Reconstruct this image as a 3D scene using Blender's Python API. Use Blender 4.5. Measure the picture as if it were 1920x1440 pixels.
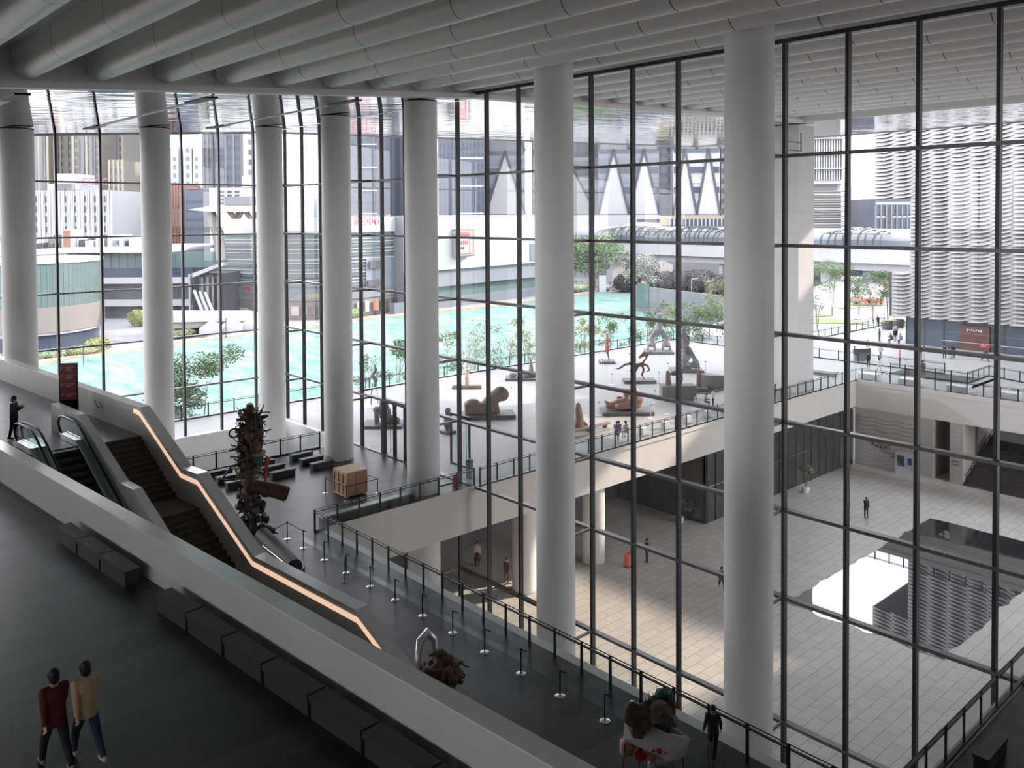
import bpy, math, random
from mathutils import Vector, noise
PI = math.pi
R = random.Random(7)
sc = bpy.context.scene
COL = sc.collection
for _o in list(bpy.data.objects): bpy.data.objects.remove(_o, do_unlink=True)

# ------------------------------------------------------------ camera
CAMZ = 17.82
YAW, PIT, ROL = math.radians(42.293), math.radians(1.46565), math.radians(-.3193)
FPX, PPX, PPY = 1613.78, 960.0, 445.277
_fw = Vector((math.sin(YAW)*math.cos(PIT), math.cos(YAW)*math.cos(PIT), -math.sin(PIT)))
_r0 = Vector((math.cos(YAW), -math.sin(YAW), 0)); _u0 = _r0.cross(_fw)
_rt = _r0*math.cos(ROL)+_u0*math.sin(ROL); _up = -_r0*math.sin(ROL)+_u0*math.cos(ROL)
cd = bpy.data.cameras.new('camera'); cam = bpy.data.objects.new('camera', cd); COL.objects.link(cam)
from mathutils import Matrix
m3 = Matrix((_rt, _up, -_fw)).transposed()
cam.matrix_world = Matrix.Translation((0, 0, CAMZ)) @ m3.to_4x4()
cd.sensor_width = 36; cd.lens = FPX/1920*36
cd.shift_x = 0; cd.shift_y = -(720-PPY)/1920
cd.clip_start = .1; cd.clip_end = 3000
sc.camera = cam

# ------------------------------------------------------------ world, sun, exposure
w = bpy.data.worlds.new('sky'); sc.world = w; w.use_nodes = True
nt = w.node_tree; bg = nt.nodes['Background']
tc = nt.nodes.new('ShaderNodeTexCoord'); sp = nt.nodes.new('ShaderNodeSeparateXYZ'); rp = nt.nodes.new('ShaderNodeValToRGB')
nt.links.new(tc.outputs['Generated'], sp.inputs[0]); nt.links.new(sp.outputs['Z'], rp.inputs[0]); nt.links.new(rp.outputs[0], bg.inputs[0])
e = rp.color_ramp.elements
e[0].position = .0; e[0].color = (.98, .97, .975, 1); e[1].position = .75; e[1].color = (.76, .81, .92, 1)
bg.inputs[1].default_value = 3.55
sl = bpy.data.lights.new('sun', 'SUN'); sun = bpy.data.objects.new('sun', sl); COL.objects.link(sun)
sl.energy = 3.9; sl.angle = math.radians(1.2); sl.color = (1, .86, .70)
SUND = Vector((1, -.38, .55)).normalized()
sun.rotation_euler = SUND.to_track_quat('Z', 'Y').to_euler(); sun.location = (60, -30, 60)
sc.view_settings.view_transform = 'Standard'; sc.view_settings.look = 'None'
sc.view_settings.exposure = 0.65; sc.view_settings.gamma = 1; sc.view_settings.use_curve_mapping = False
cy = sc.cycles
cy.max_bounces = 10; cy.diffuse_bounces = 5; cy.glossy_bounces = 4; cy.transmission_bounces = 4; cy.transparent_max_bounces = 24
cy.use_denoising = True; cy.caustics_reflective = False; cy.caustics_refractive = False
cy.sample_clamp_indirect = 6

# ------------------------------------------------------------ pixel rays (1920x1440 frame)
def ray(x, y): return _fw + _rt*((x-PPX)/FPX) - _up*((y-PPY)/FPX)
def onz(x, y, z=0.):
    d = ray(x, y); t = (z-CAMZ)/d.z; return Vector((0, 0, CAMZ)) + d*t
def ony(x, y, Y):
    d = ray(x, y); return Vector((0, 0, CAMZ)) + d*(Y/d.y)
def onx(x, y, X):
    d = ray(x, y); return Vector((0, 0, CAMZ)) + d*(X/d.x)
def ond(x, y, D): return Vector((0, 0, CAMZ)) + ray(x, y)*D
def V(*a): return Vector(a)

# ------------------------------------------------------------ materials
MATS = {}
def _nodes(name):
    m = bpy.data.materials.new(name); m.use_nodes = True; MATS[name] = m
    return m, m.node_tree, m.node_tree.nodes['Principled BSDF']
def mat(name, col, rough=.6, metal=0, var=0., scale=3., bump=0., emit=None, es=0., spec=None, stretch=None):
    m, n, b = _nodes(name)
    b.inputs['Base Color'].default_value = (*col, 1); b.inputs['Roughness'].default_value = rough; b.inputs['Metallic'].default_value = metal
    if spec is not None: b.inputs['Specular IOR Level'].default_value = spec
    if emit: b.inputs['Emission Color'].default_value = (*emit, 1); b.inputs['Emission Strength'].default_value = es
    if var or bump:
        g = n.nodes.new('ShaderNodeNewGeometry'); mp = n.nodes.new('ShaderNodeMapping'); nz = n.nodes.new('ShaderNodeTexNoise')
        n.links.new(g.outputs['Position'], mp.inputs[0]); n.links.new(mp.outputs[0], nz.inputs['Vector'])
        nz.inputs['Scale'].default_value = scale; nz.inputs['Detail'].default_value = 5
        if stretch: mp.inputs['Scale'].default_value = stretch
        if var:
            r = n.nodes.new('ShaderNodeValToRGB'); n.links.new(nz.outputs[0], r.inputs[0]); n.links.new(r.outputs[0], b.inputs['Base Color'])
            r.color_ramp.elements[0].position = .3; r.color_ramp.elements[1].position = .7
            r.color_ramp.elements[0].color = (*[max(0, c*(1-var)) for c in col], 1); r.color_ramp.elements[1].color = (*[min(1, c*(1+var)) for c in col], 1)
        if bump:
            bp = n.nodes.new('ShaderNodeBump'); bp.inputs['Strength'].default_value = bump; bp.inputs['Distance'].default_value = .1
            n.links.new(nz.outputs[0], bp.inputs['Height']); n.links.new(bp.outputs[0], b.inputs['Normal'])
    return m
def tilemat(name, c1, c2, mortar, sx, sy, rough=.45, ms=.012, rot=0., off=.5, axis='xy', var=.25, bump=.0):
    """brick-pattern paving or panels laid in world metres"""
    m, n, b = _nodes(name)
    g = n.nodes.new('ShaderNodeNewGeometry'); s = n.nodes.new('ShaderNodeSeparateXYZ'); c = n.nodes.new('ShaderNodeCombineXYZ')
    n.links.new(g.outputs['Position'], s.inputs[0])
    a = {'xy': 'XY', 'yx': 'YX', 'xz': 'XZ', 'yz': 'YZ'}[axis]
    n.links.new(s.outputs[a[0]], c.inputs[0]); n.links.new(s.outputs[a[1]], c.inputs[1])
    mp = n.nodes.new('ShaderNodeMapping'); mp.inputs['Rotation'].default_value = (0, 0, rot); n.links.new(c.outputs[0], mp.inputs[0])
    t = n.nodes.new('ShaderNodeTexBrick'); n.links.new(mp.outputs[0], t.inputs['Vector'])
    t.inputs['Color1'].default_value = (*c1, 1); t.inputs['Color2'].default_value = (*c2, 1); t.inputs['Mortar'].default_value = (*mortar, 1)
    t.inputs['Scale'].default_value = 1; t.inputs['Brick Width'].default_value = sx; t.inputs['Row Height'].default_value = sy
    t.inputs['Mortar Size'].default_value = ms; t.inputs['Mortar Smooth'].default_value = .1; t.offset = off
    nz = n.nodes.new('ShaderNodeTexNoise'); nz.inputs['Scale'].default_value = .9; nz.inputs['Detail'].default_value = 6
    n.links.new(g.outputs['Position'], nz.inputs['Vector'])
    mx = n.nodes.new('ShaderNodeMix'); mx.data_type = 'RGBA'; mx.blend_type = 'MULTIPLY'; mx.inputs[0].default_value = var
    n.links.new(t.outputs['Color'], mx.inputs[6]); n.links.new(nz.outputs[0], mx.inputs[7]); n.links.new(mx.outputs[2], b.inputs['Base Color'])
    b.inputs['Roughness'].default_value = rough
    if 'floor' in name: b.inputs['Specular IOR Level'].default_value = .28
    if bump:
        bp = n.nodes.new('ShaderNodeBump'); bp.inputs['Strength'].default_value = bump; bp.inputs['Distance'].default_value = .02
        n.links.new(nz.outputs[0], bp.inputs['Height']); n.links.new(bp.outputs[0], b.inputs['Normal'])
    return m
def glassmat(name, tint, refl=.06, rough=0., dark=None):
    """thin sheet of glass: see-through and a little mirror, more so at grazing angles"""
    m = bpy.data.materials.new(name); m.use_nodes = True; MATS[name] = m; n = m.node_tree
    for x in list(n.nodes): n.nodes.remove(x)
    o = n.nodes.new('ShaderNodeOutputMaterial'); t = n.nodes.new('ShaderNodeBsdfTransparent'); g = n.nodes.new('ShaderNodeBsdfGlossy')
    mx = n.nodes.new('ShaderNodeMixShader'); f = n.nodes.new('ShaderNodeLayerWeight'); mr = n.nodes.new('ShaderNodeMapRange')
    t.inputs[0].default_value = (*tint, 1); g.inputs['Roughness'].default_value = rough; g.inputs[0].default_value = (.95, .97, 1, 1)
    f.inputs[0].default_value = .5; mr.inputs['From Min'].default_value = .45; mr.inputs['To Min'].default_value = refl; mr.inputs['To Max'].default_value = .5
    n.links.new(f.outputs['Facing'], mr.inputs[0]); n.links.new(mr.outputs[0], mx.inputs[0]); n.links.new(t.outputs[0], mx.inputs[1]); n.links.new(g.outputs[0], mx.inputs[2]); n.links.new(mx.outputs[0], o.inputs[0])
    return m
def mirrormat(name, col, rough, scale, stretch, bump):
    m, n, b = _nodes(name)
    b.inputs['Base Color'].default_value = (*col, 1); b.inputs['Metallic'].default_value = 1; b.inputs['Roughness'].default_value = rough
    g = n.nodes.new('ShaderNodeNewGeometry'); mp = n.nodes.new('ShaderNodeMapping'); mp.inputs['Scale'].default_value = stretch
    nz = n.nodes.new('ShaderNodeTexNoise'); nz.inputs['Scale'].default_value = scale; nz.inputs['Detail'].default_value = 2
    bp = n.nodes.new('ShaderNodeBump'); bp.inputs['Strength'].default_value = bump; bp.inputs['Distance'].default_value = .3
    n.links.new(g.outputs['Position'], mp.inputs[0]); n.links.new(mp.outputs[0], nz.inputs['Vector']); n.links.new(nz.outputs[0], bp.inputs['Height']); n.links.new(bp.outputs[0], b.inputs['Normal'])
    return m

mat('white_paint', (.80, .79, .775), .55, var=.02, scale=.4)
mat('column_white', (.80, .795, .79), .5, var=.02, scale=.3)
mat('ceiling_panel', (.76, .75, .73), .5, var=.03, scale=.3)
mat('outer_panel', (.80, .79, .77), .5)
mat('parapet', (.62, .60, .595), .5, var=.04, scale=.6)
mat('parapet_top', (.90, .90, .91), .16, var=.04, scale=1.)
mat('fascia', (.74, .71, .67), .6, var=.03, scale=.3)
mat('mullion', (.035, .037, .042), .4, metal=.3)
mat('transom', (.16, .15, .155), .35, metal=.4)
mat('dark_metal', (.04, .042, .046), .4, metal=.5)
mat('black', (.012, .012, .013), .5)
mat('steel', (.62, .63, .65), .22, metal=1)
mat('chrome', (.8, .82, .85), .12, metal=1)
mat('bench_grey', (.045, .044, .048), .5, var=.1, scale=4)
mat('stair_stone', (.068, .055, .044), .55, var=.2, scale=3)
mat('led_warm', (1, .8, .6), .5, emit=(1, .66, .46), es=.52)
mat('white_strip', (.75, .75, .75), .4)
glassmat('glass', (.965, .95, .955), .05)
glassmat('glass_green', (.84, .93, .91), .07)
glassmat('glass_rail', (.86, .92, .91), .06)
mirrormat('polished_soffit', (.43, .445, .46), .035, .8, (.22, 1., 1.), .07)
def tubematerial():
    m = mat('roof_tube', (.80, .79, .77), .42); n = m.node_tree; b = n.nodes['Principled BSDF']
    g = n.nodes.new('ShaderNodeNewGeometry'); s = n.nodes.new('ShaderNodeSeparateXYZ'); n.links.new(g.outputs['Position'], s.inputs[0])
    a = n.nodes.new('ShaderNodeMath'); a.operation = 'MULTIPLY'; a.inputs[1].default_value = 1/3.06; n.links.new(s.outputs['X'], a.inputs[0])
    fl = n.nodes.new('ShaderNodeMath'); fl.operation = 'ROUND'; n.links.new(a.outputs[0], fl.inputs[0])
    q = n.nodes.new('ShaderNodeMath'); q.operation = 'MULTIPLY'; q.inputs[1].default_value = 2.3; n.links.new(fl.outputs[0], q.inputs[0])
    ad = n.nodes.new('ShaderNodeMath'); ad.operation = 'ADD'; n.links.new(q.outputs[0], ad.inputs[0]); n.links.new(s.outputs['Y'], ad.inputs[1])
    md = n.nodes.new('ShaderNodeMath'); md.operation = 'FLOORED_MODULO'; md.inputs[1].default_value = 6.2; n.links.new(ad.outputs[0], md.inputs[0])
    lt = n.nodes.new('ShaderNodeMath'); lt.operation = 'LESS_THAN'; lt.inputs[1].default_value = .05; n.links.new(md.outputs[0], lt.inputs[0])
    mx = n.nodes.new('ShaderNodeMix'); mx.data_type = 'RGBA'; mx.inputs[6].default_value = (.80, .79, .77, 1); mx.inputs[7].default_value = (.1, .1, .1, 1)
    n.links.new(lt.outputs[0], mx.inputs[0]); n.links.new(mx.outputs[2], b.inputs['Base Color'])
tubematerial()
tilemat('slate_floor', (.080, .070, .084), (.037, .032, .039), (.03, .03, .032), 1.8, .6, .36, .008, rot=0, axis='xy', var=.55, bump=.15)
tilemat('gallery_floor', (.062, .054, .064), (.028, .024, .029), (.022, .02, .024), 2.4, .8, .36, .008, rot=.075, axis='xy', var=.5, bump=.1)
tilemat('terrace_paving', (.47, .455, .44), (.445, .435, .425), (.39, .38, .37), 1.2, 1.2, .6, .01, off=0, var=.12)
tilemat('court_paving', (.76, .72, .67), (.70, .665, .62), (.22, .20, .19), 1.5, .75, .5, .014, var=.25, axis='xy')
tilemat('plaza_paving', (.45, .44, .435), (.42, .415, .41), (.36, .36, .35), 2, 2, .6, .02, off=0, var=.12)

# ------------------------------------------------------------ mesh building
_CR = {}
def circ(n):
    if n not in _CR: _CR[n] = [(math.cos(2*PI*i/n), math.sin(2*PI*i/n)) for i in range(n)]
    return _CR[n]
class MB:
    def __init__(s): s.v = []; s.f = []; s.m = []; s.k = 0
    def mi(s, k): s.k = k; return s
    def add(s, vs, fs):
        b = len(s.v); s.v += [tuple(p) for p in vs]; s.f += [tuple(b+i for i in f) for f in fs]; s.m += [s.k]*len(fs); return s
    def box(s, a, b):
        x0, y0, z0 = a; x1, y1, z1 = b
        if x0 > x1: x0, x1 = x1, x0
        if y0 > y1: y0, y1 = y1, y0
        if z0 > z1: z0, z1 = z1, z0
        return s.add([(x0, y0, z0), (x1, y0, z0), (x1, y1, z0), (x0, y1, z0), (x0, y0, z1), (x1, y0, z1), (x1, y1, z1), (x0, y1, z1)],
                     [(3, 2, 1, 0), (4, 5, 6, 7), (0, 1, 5, 4), (1, 2, 6, 5), (2, 3, 7, 6), (3, 0, 4, 7)])
    def obox(s, c, size, rz=0., ry=0., rx=0.):
        M = Matrix.Rotation(rz, 3, 'Z') @ Matrix.Rotation(ry, 3, 'Y') @ Matrix.Rotation(rx, 3, 'X'); h = [q/2 for q in size]; c = Vector(c)
        P = [c + M @ Vector((sx*h[0], sy*h[1], sz*h[2])) for sz in (-1, 1) for sx, sy in ((-1, -1), (1, -1), (1, 1), (-1, 1))]
        return s.add(P, [(3, 2, 1, 0), (4, 5, 6, 7), (0, 1, 5, 4), (1, 2, 6, 5), (2, 3, 7, 6), (3, 0, 4, 7)])
    def prism(s, poly, z0, z1, top=None):
        n = len(poly); a = [(p[0], p[1], z0) for p in poly]; b = [(p[0], p[1], z1) for p in poly]
        return s.add(a+b, [tuple(range(n-1, -1, -1)), tuple(range(n, 2*n))]+[(i, (i+1) % n, n+(i+1) % n, n+i) for i in range(n)])
    def extr(s, pts, d):
        """extrude the polygon pts by vector d"""
        n = len(pts); d = Vector(d); a = [Vector(p) for p in pts]
        return s.add(a+[p+d for p in a], [tuple(range(n-1, -1, -1)), tuple(range(n, 2*n))]+[(i, (i+1) % n, n+(i+1) % n, n+i) for i in range(n)])
    def bar(s, p, q, wd, ht=None, up=(0, 0, 1)):
        p, q = Vector(p), Vector(q); d = (q-p); ht = ht or wd
        if d.length < 1e-6: return s
        d.normalize(); u = Vector(up); sd = d.cross(u)
        if sd.length < 1e-3: sd = d.cross(Vector((1, 0, 0)))
        sd.normalize(); u = sd.cross(d); a, b = sd*wd/2, u*ht/2
        return s.add([p-a-b, p+a-b, p+a+b, p-a+b, q-a-b, q+a-b, q+a+b, q-a+b], [(0, 1, 2, 3), (7, 6, 5, 4), (0, 4, 5, 1), (1, 5, 6, 2), (2, 6, 7, 3), (3, 7, 4, 0)])
    def tube(s, pts, r, n=8, cap=True):
        P = [Vector(p) for p in pts]; rs = r if isinstance(r, (list, tuple)) else [r]*len(P)
        vs = []; prev = None
        for i, p in enumerate(P):
            d = (P[min(i+1, len(P)-1)]-P[max(i-1, 0)])
            if d.length < 1e-9: d = Vector((0, 0, 1))
            d.normalize()
            if prev is None: u = d.cross(Vector((0, 0, 1))); u = u if u.length > .05 else Vector((1, 0, 0))
            else: u = prev-d*prev.dot(d)
            if u.length < 1e-4: u = d.orthogonal()
            u.normalize(); prev = u; w_ = d.cross(u)
            vs += [p+(u*c+w_*q)*rs[i] for c, q in circ(n)]
        fs = [(i*n+j, i*n+(j+1) % n, (i+1)*n+(j+1) % n, (i+1)*n+j) for i in range(len(P)-1) for j in range(n)]
        if cap: fs += [tuple(range(n-1, -1, -1)), tuple((len(P)-1)*n+j for j in range(n))]
        return s.add(vs, fs)
    def lathe(s, prof, c=(0, 0, 0), n=24):
        vs = [(c[0]+r*a, c[1]+r*b, c[2]+z) for r, z in prof for a, b in circ(n)]
        fs = [(i*n+j, i*n+(j+1) % n, (i+1)*n+(j+1) % n, (i+1)*n+j) for i in range(len(prof)-1) for j in range(n)]
        fs += [tuple(range(n-1, -1, -1)), tuple((len(prof)-1)*n+j for j in range(n))]
        return s.add(vs, fs)
    def ball(s, c, r, n=8, amp=0., seed=0., rot=None):
        rx, ry, rz = r if isinstance(r, (tuple, list)) else (r, r, r); c = Vector(c); vs = []; m = n//2+1
        for i in range(m+1):
            th = PI*i/m
            for a, b in (circ(n) if 0 < i < m else [(0, 0)]):
                p = Vector((math.sin(th)*a, math.sin(th)*b, math.cos(th)))
                k = 1+(amp*noise.noise(p*1.7+Vector((seed, seed*.7, 1.3))) if amp else 0)
                p = Vector((p.x*rx*k, p.y*ry*k, p.z*rz*k))
                if rot is not None: p = rot @ p
                vs.append(c+p)
        fs = [(0, 1+j, 1+(j+1) % n) for j in range(n)]
        for i in range(m-2): fs += [(1+i*n+j, 1+(i+1)*n+j, 1+(i+1)*n+(j+1) % n, 1+i*n+(j+1) % n) for j in range(n)]
        L = len(vs)-1; fs += [(L, L-n+(j+1) % n, L-n+j) for j in range(n)]
        return s.add(vs, fs)
    def quad(s, *p): return s.add(p, [tuple(range(len(p)))])
    def mesh(s, name, mats, smooth=None, org=(0, 0, 0)):
        me = bpy.data.meshes.new(name); o = Vector(org)
        me.from_pydata([tuple(Vector(p)-o) for p in s.v], [], s.f)
        for m in (mats if isinstance(mats, (list, tuple)) else [mats]): me.materials.append(MATS[m] if isinstance(m, str) else m)
        me.polygons.foreach_set('material_index', s.m)
        if smooth is not None:
            me.polygons.foreach_set('use_smooth', [True]*len(me.polygons)); me.set_sharp_from_angle(angle=math.radians(smooth))
        me.update(); return me
def tag(o, label=None, cat=None, group=None, kind=None):
    if label: o['label'] = label
    if cat: o['category'] = cat
    if group: o['group'] = group
    if kind: o['kind'] = kind
    return o
def link(name, me, parent=None, loc=(0, 0, 0), rz=0.):
    o = bpy.data.objects.new(name, me); COL.objects.link(o); o.location = loc; o.rotation_euler = (0, 0, rz)
    if parent is not None: o.parent = parent
    return o
def part(name, mb, mats, parent=None, smooth=None):
    """mesh given in the parent's frame"""
    return link(name, mb.mesh(name, mats, smooth), parent)
def empty(name, loc=(0, 0, 0), rz=0.):
    o = bpy.data.objects.new(name, None); COL.objects.link(o); o.location = loc; o.rotation_euler = (0, 0, rz); o.empty_display_size = .2; return o
def struct(name, mb, mats, smooth=None): return tag(part(name, mb, mats, None, smooth), kind='structure')
KIDS = {}
def tree(o, loc, rz=None, parent=None):
    """copy a thing with its parts and sub-parts (mesh data shared)"""
    c = o.copy(); COL.objects.link(c)
    if parent is None: c.location = loc; c.parent = None
    else: c.parent = parent
    if rz is not None: c.rotation_euler = (0, 0, rz)
    for ch in [x for x in COL.objects if x.parent == o]: tree(ch, None, None, c)
    return c
# ============================================================ BUILDING SHELL
XA, YB = 36.0, 68.96            # glass wall planes
ZC = -8.8                       # sunken courtyard floor
XV, YV0, YV1 = 24.45, 10.75, 43.15   # void beside the lobby
XCE = 88.9                      # far side of the courtyard
def zs_in(x): return 25.43-.07*(36-x)
def zs_out(x): return 25.43+.03*(x-36)
def zs(x): return zs_in(x) if x < 36 else zs_out(x)

# lobby floor (three slabs round the void)
fl = MB()
fl.box((14.0, -14, -.9), (XV-.0, 58.8, 0)); fl.box((XV, YV1+.15, -.9), (XA+.05, 58.8, 0)); fl.box((XV, -14, -.9), (60, YV0, 0)); fl.box((-10, 44, -.9), (14, 58.8, 0))
struct('floor', fl, 'slate_floor')
edge = MB(); edge.box((XV-.0, YV0, -1.1), (XV+.5, YV1, -.02)); edge.box((XV+.5, YV0, -1.1), (XA, YV0+.35, -.02))
struct('trim_1', edge, 'white_paint')
st_ = MB(); st_.box((22.95, 11.5, .001), (23.3, 42.9, .006))
struct('trim_2', st_, mat('floor_strip', (.022, .022, .024), .3))
lw = MB(); lw.box((23.9, YV0, ZC), (24.3, YV1+.3, -.9)); lw.box((24.3, YV0-.4, ZC), (XA, YV0, -.9))
struct('wall_left', lw, 'white_paint')
# balcony fascia crossing inside and outside, and the courtyard's far side
fa = MB(); fa.box((XV+.5, YV1, -2.85), (XCE, YV1+.5, -.02)); fa.box((XV+.5, YV1-.12, -.35), (XCE, YV1, .12)); fa.box((XCE-.02, 4, -2.85), (XCE+.5, YV1+.5, -.02)); fa.box((XCE-.14, 4, -.35), (XCE, YV1-.12, .12))
struct('trim_3', fa, 'fascia')
# pit along the second glass wall
pit = MB(); pit.box((-6, 58.85, ZC), (35.6, 59.1, -.05)); pit.box((-6, 68.6, ZC), (36, 68.9, .12)); pit.box((35.5, 59.1, ZC), (35.9, 68.7, .12)); pit.box((-6, 59, ZC-.2), (36, 69, ZC))
struct('wall_back', pit, 'white_paint')
# courtyard
cf = MB(); cf.box((24, -14, ZC-.3), (110, 56, ZC)); struct('floor_court', cf, 'court_paving')
# upper gallery (runs a little askew: s along, t across)
SD = Vector((.0748, -.9972, 0)); TD = Vector((.9972, .0748, 0))
def st(s, t, z): return SD*s+TD*t+Vector((0, 0, z))
ZM = 8.18
def slab(mb, s0, s1, t0, t1, z0, z1):
    a = [st(s0, t0, 0), st(s1, t0, 0), st(s1, t1, 0), st(s0, t1, 0)]
    return mb.prism([(p.x, p.y) for p in a], z0, z1)
gf = MB(); slab(gf, -62, 14, -22, 10.2, ZM-.8, ZM); slab(gf, -62, -39.6, 10.2, 16.6, ZM-.8, ZM); slab(gf, -39.6, -38, 13.8, 16.2, ZM-.8, ZM)
struct('floor_gallery', gf, 'gallery_floor')
# near parapet with its pale coping
pp = MB(); slab(pp, -62, 14, 9.8, 10.2, ZM-.8, ZM+1.2); tp = MB(); slab(tp, -62, 14, 9.78, 10.22, ZM+1.2, ZM+1.225)
o = part('gallery_parapet', pp, 'parapet'); tag(o, 'long grey parapet wall running diagonally between the near gallery and the escalators', 'parapet')
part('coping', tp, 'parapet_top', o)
# dark gutter at the foot of the parapet
gt = MB(); slab(gt, -62, 14, 9.55, 9.8, ZM+.001, ZM+.006); struct('trim_4', gt, 'black')
# upper floor the camera stands on, and room shell
uf = MB(); uf.box((-22, -14, 15.6), (-.35, 60, 16.2)); uf.box((-.35, -14, 15.6), (60, .3, 16.2)); struct('floor_upper', uf, 'gallery_floor')
sh = MB(); sh.box((-22.4, -14, -.9), (-22, 69.2, 9.2)); sh.box((-22.4, -14, 9.2), (-22, 69.2, 11.6)); sh.box((-22.4, 36, 11.6), (-22, 69.2, 27)); struct('wall_side', sh, 'white_paint')
sh = MB(); sh.box((-22.4, -14.4, ZC), (60, -14, 9.2)); sh.box((-22.4, -14.4, 9.2), (60, -14, 27)); struct('wall_rear', sh, 'white_paint')
# unseen glazed opening behind the viewer, added to let in fill light
for n_, a_, b_ in (('added_fill_window', (-22.2, -14), (-22.2, 36)),):
    t = empty(n_, (a_[0], a_[1], 0)); tag(t, kind='structure'); d = Vector((b_[0]-a_[0], b_[1]-a_[1], 0)); n = int(d.length/3)
    for i in range(n+1):
        q = d*(i/n); part('mullion', MB().bar(q+V(0, 0, 11.6), q+V(0, 0, 22 if n_ == 'added_fill_window' else 27), .12, .2, up=d.normalized()), 'mullion', t)
    part('glass_pane', MB().quad(V(0, 0, 11.6), d+V(0, 0, 11.6), d+V(0, 0, 21), V(0, 0, 21)), 'glass', t)

# ------------------------------------------------------------ roof
RO = empty('ceiling', (0, 0, 0)); tag(RO, kind='structure')
def slopebox(x0, x1, y0, y1, zf, h0, h1, mb, n=1):
    for i in range(n):
        a = x0+(x1-x0)*i/n; b = x0+(x1-x0)*(i+1)/n
        mb.add([(a, y0, zf(a)+h0), (b, y0, zf(b)+h0), (b, y1, zf(b)+h0), (a, y1, zf(a)+h0), (a, y0, zf(a)+h1), (b, y0, zf(b)+h1), (b, y1, zf(b)+h1), (a, y1, zf(a)+h1)],
               [(3, 2, 1, 0), (4, 5, 6, 7), (0, 1, 5, 4), (1, 2, 6, 5), (2, 3, 7, 6), (3, 0, 4, 7)])
m_ = MB(); slopebox(-24, 36, -16, 43.2, zs_in, 1.75, 2.9, m_); slopebox(36, 77, -16, 43.2, zs_out, 1.75, 2.9, m_); part('roof_deck', m_, 'ceiling_panel', RO)
def rtube(x, y0=-16, y1=43.15):
    m = MB(); zb = zs(x)+.38; r = .58; zc = zb+r
    prof = []
    for i in range(13):
        a = PI+PI*i/12; prof.append((r*math.cos(a), r*math.sin(a)))
    prof = [(-.62, .9)]+prof+[(.62, .9)]
    vs = []
    for y in (y0, y1-.55, y1-.25, y1):
        e_ = 1 if y < y1-.6 else (1 if y == y1-.55 else (.93 if y == y1-.25 else .7))
        vs += [(x+px*(1 if abs(px) > .7 else e_), y, zc+pz*e_+(0 if abs(px) <= .7 else 0)) for px, pz in prof]
    k = len(prof); fs = [(i*k+j+1, i*k+j, (i+1)*k+j, (i+1)*k+j+1) for i in range(3) for j in range(k-1)]
    fs.append(tuple(3*k+j for j in range(k)))
    m.add(vs, fs); return m
TX = [9.9+3.06*k for k in range(-9, 9)]+[9.9+3.06*k for k in range(9, 22)]
for x in TX: part('ceiling_rib', rtube(x), 'roof_tube', RO, 40)
# fascias where the ribs end
m_ = MB(); slopebox(-24, 36, 43.1, 43.5, zs_in, 0, 2.6, m_); slopebox(36, 77.2, 43.1, 43.5, zs_out, 0, 2.6, m_)
m_.add([], []); slopebox(-24, 36, 42.75, 43.1, zs_in, 0, .3, m_); slopebox(36, 77, 42.75, 43.1, zs_out, 0, .3, m_)
m_.box((77, -16, zs_out(77)), (77.4, 43.5, 29)); part('roof_fascia', m_, 'ceiling_panel', RO)
# polished soffit
m_ = MB(); slopebox(-24, 36, 43.5, 72.5, zs_in, 0, 2.6, m_); slopebox(36, 77.4, 43.5, 72.5, zs_out, 0, 2.6, m_); slopebox(77.4, 101, -16, 72.5, zs_out, 0, 2.4, m_)
part('polished_soffit', m_, 'polished_soffit', RO)
m_ = MB(); slopebox(-24, 36, 72.5, 72.6, zs_in, -.1, 2.6, m_); slopebox(36, 101.1, 72.5, 72.6, zs_out, -.1, 2.6, m_); slopebox(101, 101.1, -16, 72.5, zs_out, -.1, 2.6, m_)
part('roof_edge', m_, 'white_paint', RO)
for i, x in enumerate((1.2, 10.3, 19.4, 28.5)):
    for (a, b) in ((45.3, 48.2), (64.0, 67.0)):
        m_ = MB(); slopebox(x-.35, x+.35, a, b, zs_in, -.05, 0, m_); part('air_slot', m_, 'black', RO)
    m_ = MB(); slopebox(x-.16, x+.16, 48.2, 64.0, zs_in, -.04, 0, m_); part('light_track', m_, 'white_strip', RO)

# ------------------------------------------------------------ columns
CR = 1.06
def column(x, y, z0, z1, label, r=CR, grp='round white columns', ring=True):
    t = empty('column', (x, y, z0)); tag(t, label, 'column', grp)
    part('shaft', MB().lathe([(r, 0), (r, z1-z0-.0)], n=48), 'column_white', t, 40)
    if ring: part('joint', MB().lathe([(r+.012, z1-z0-.12), (r+.012, z1-z0-.04)], n=48), 'black', t, 40)
    return t
column(33, 20.87, ZC, 26.9, 'tallest and nearest round white column, standing in front of the glass at the right', ring=False)
column(33, 32.88, ZC, 26.9, 'round white column rising through the void, second column from the right', ring=False)
column(33, 44.94, ZC, 25.22, 'round white column at the corner of the balcony railing, behind the wooden crate')
column(33, 55.4, 0, 25.22, 'round white column with a scuffed shaft standing beside the dark lobby benches')
column(33, 65.9, ZC, 25.22, 'round white column in the corner pit, behind the scrap assemblage')
column(23.8, 65.9, ZC, zs_in(23.8), 'round white column behind the stair wall with the warm light strip')
column(14.55, 65.9, ZC, zs_in(14.55), 'round white column at the far left edge above the gallery wall')
column(33, 8.6, ZC, 26.9, 'round white column cut by the right edge of the picture beside the lobby bench', ring=False)
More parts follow.
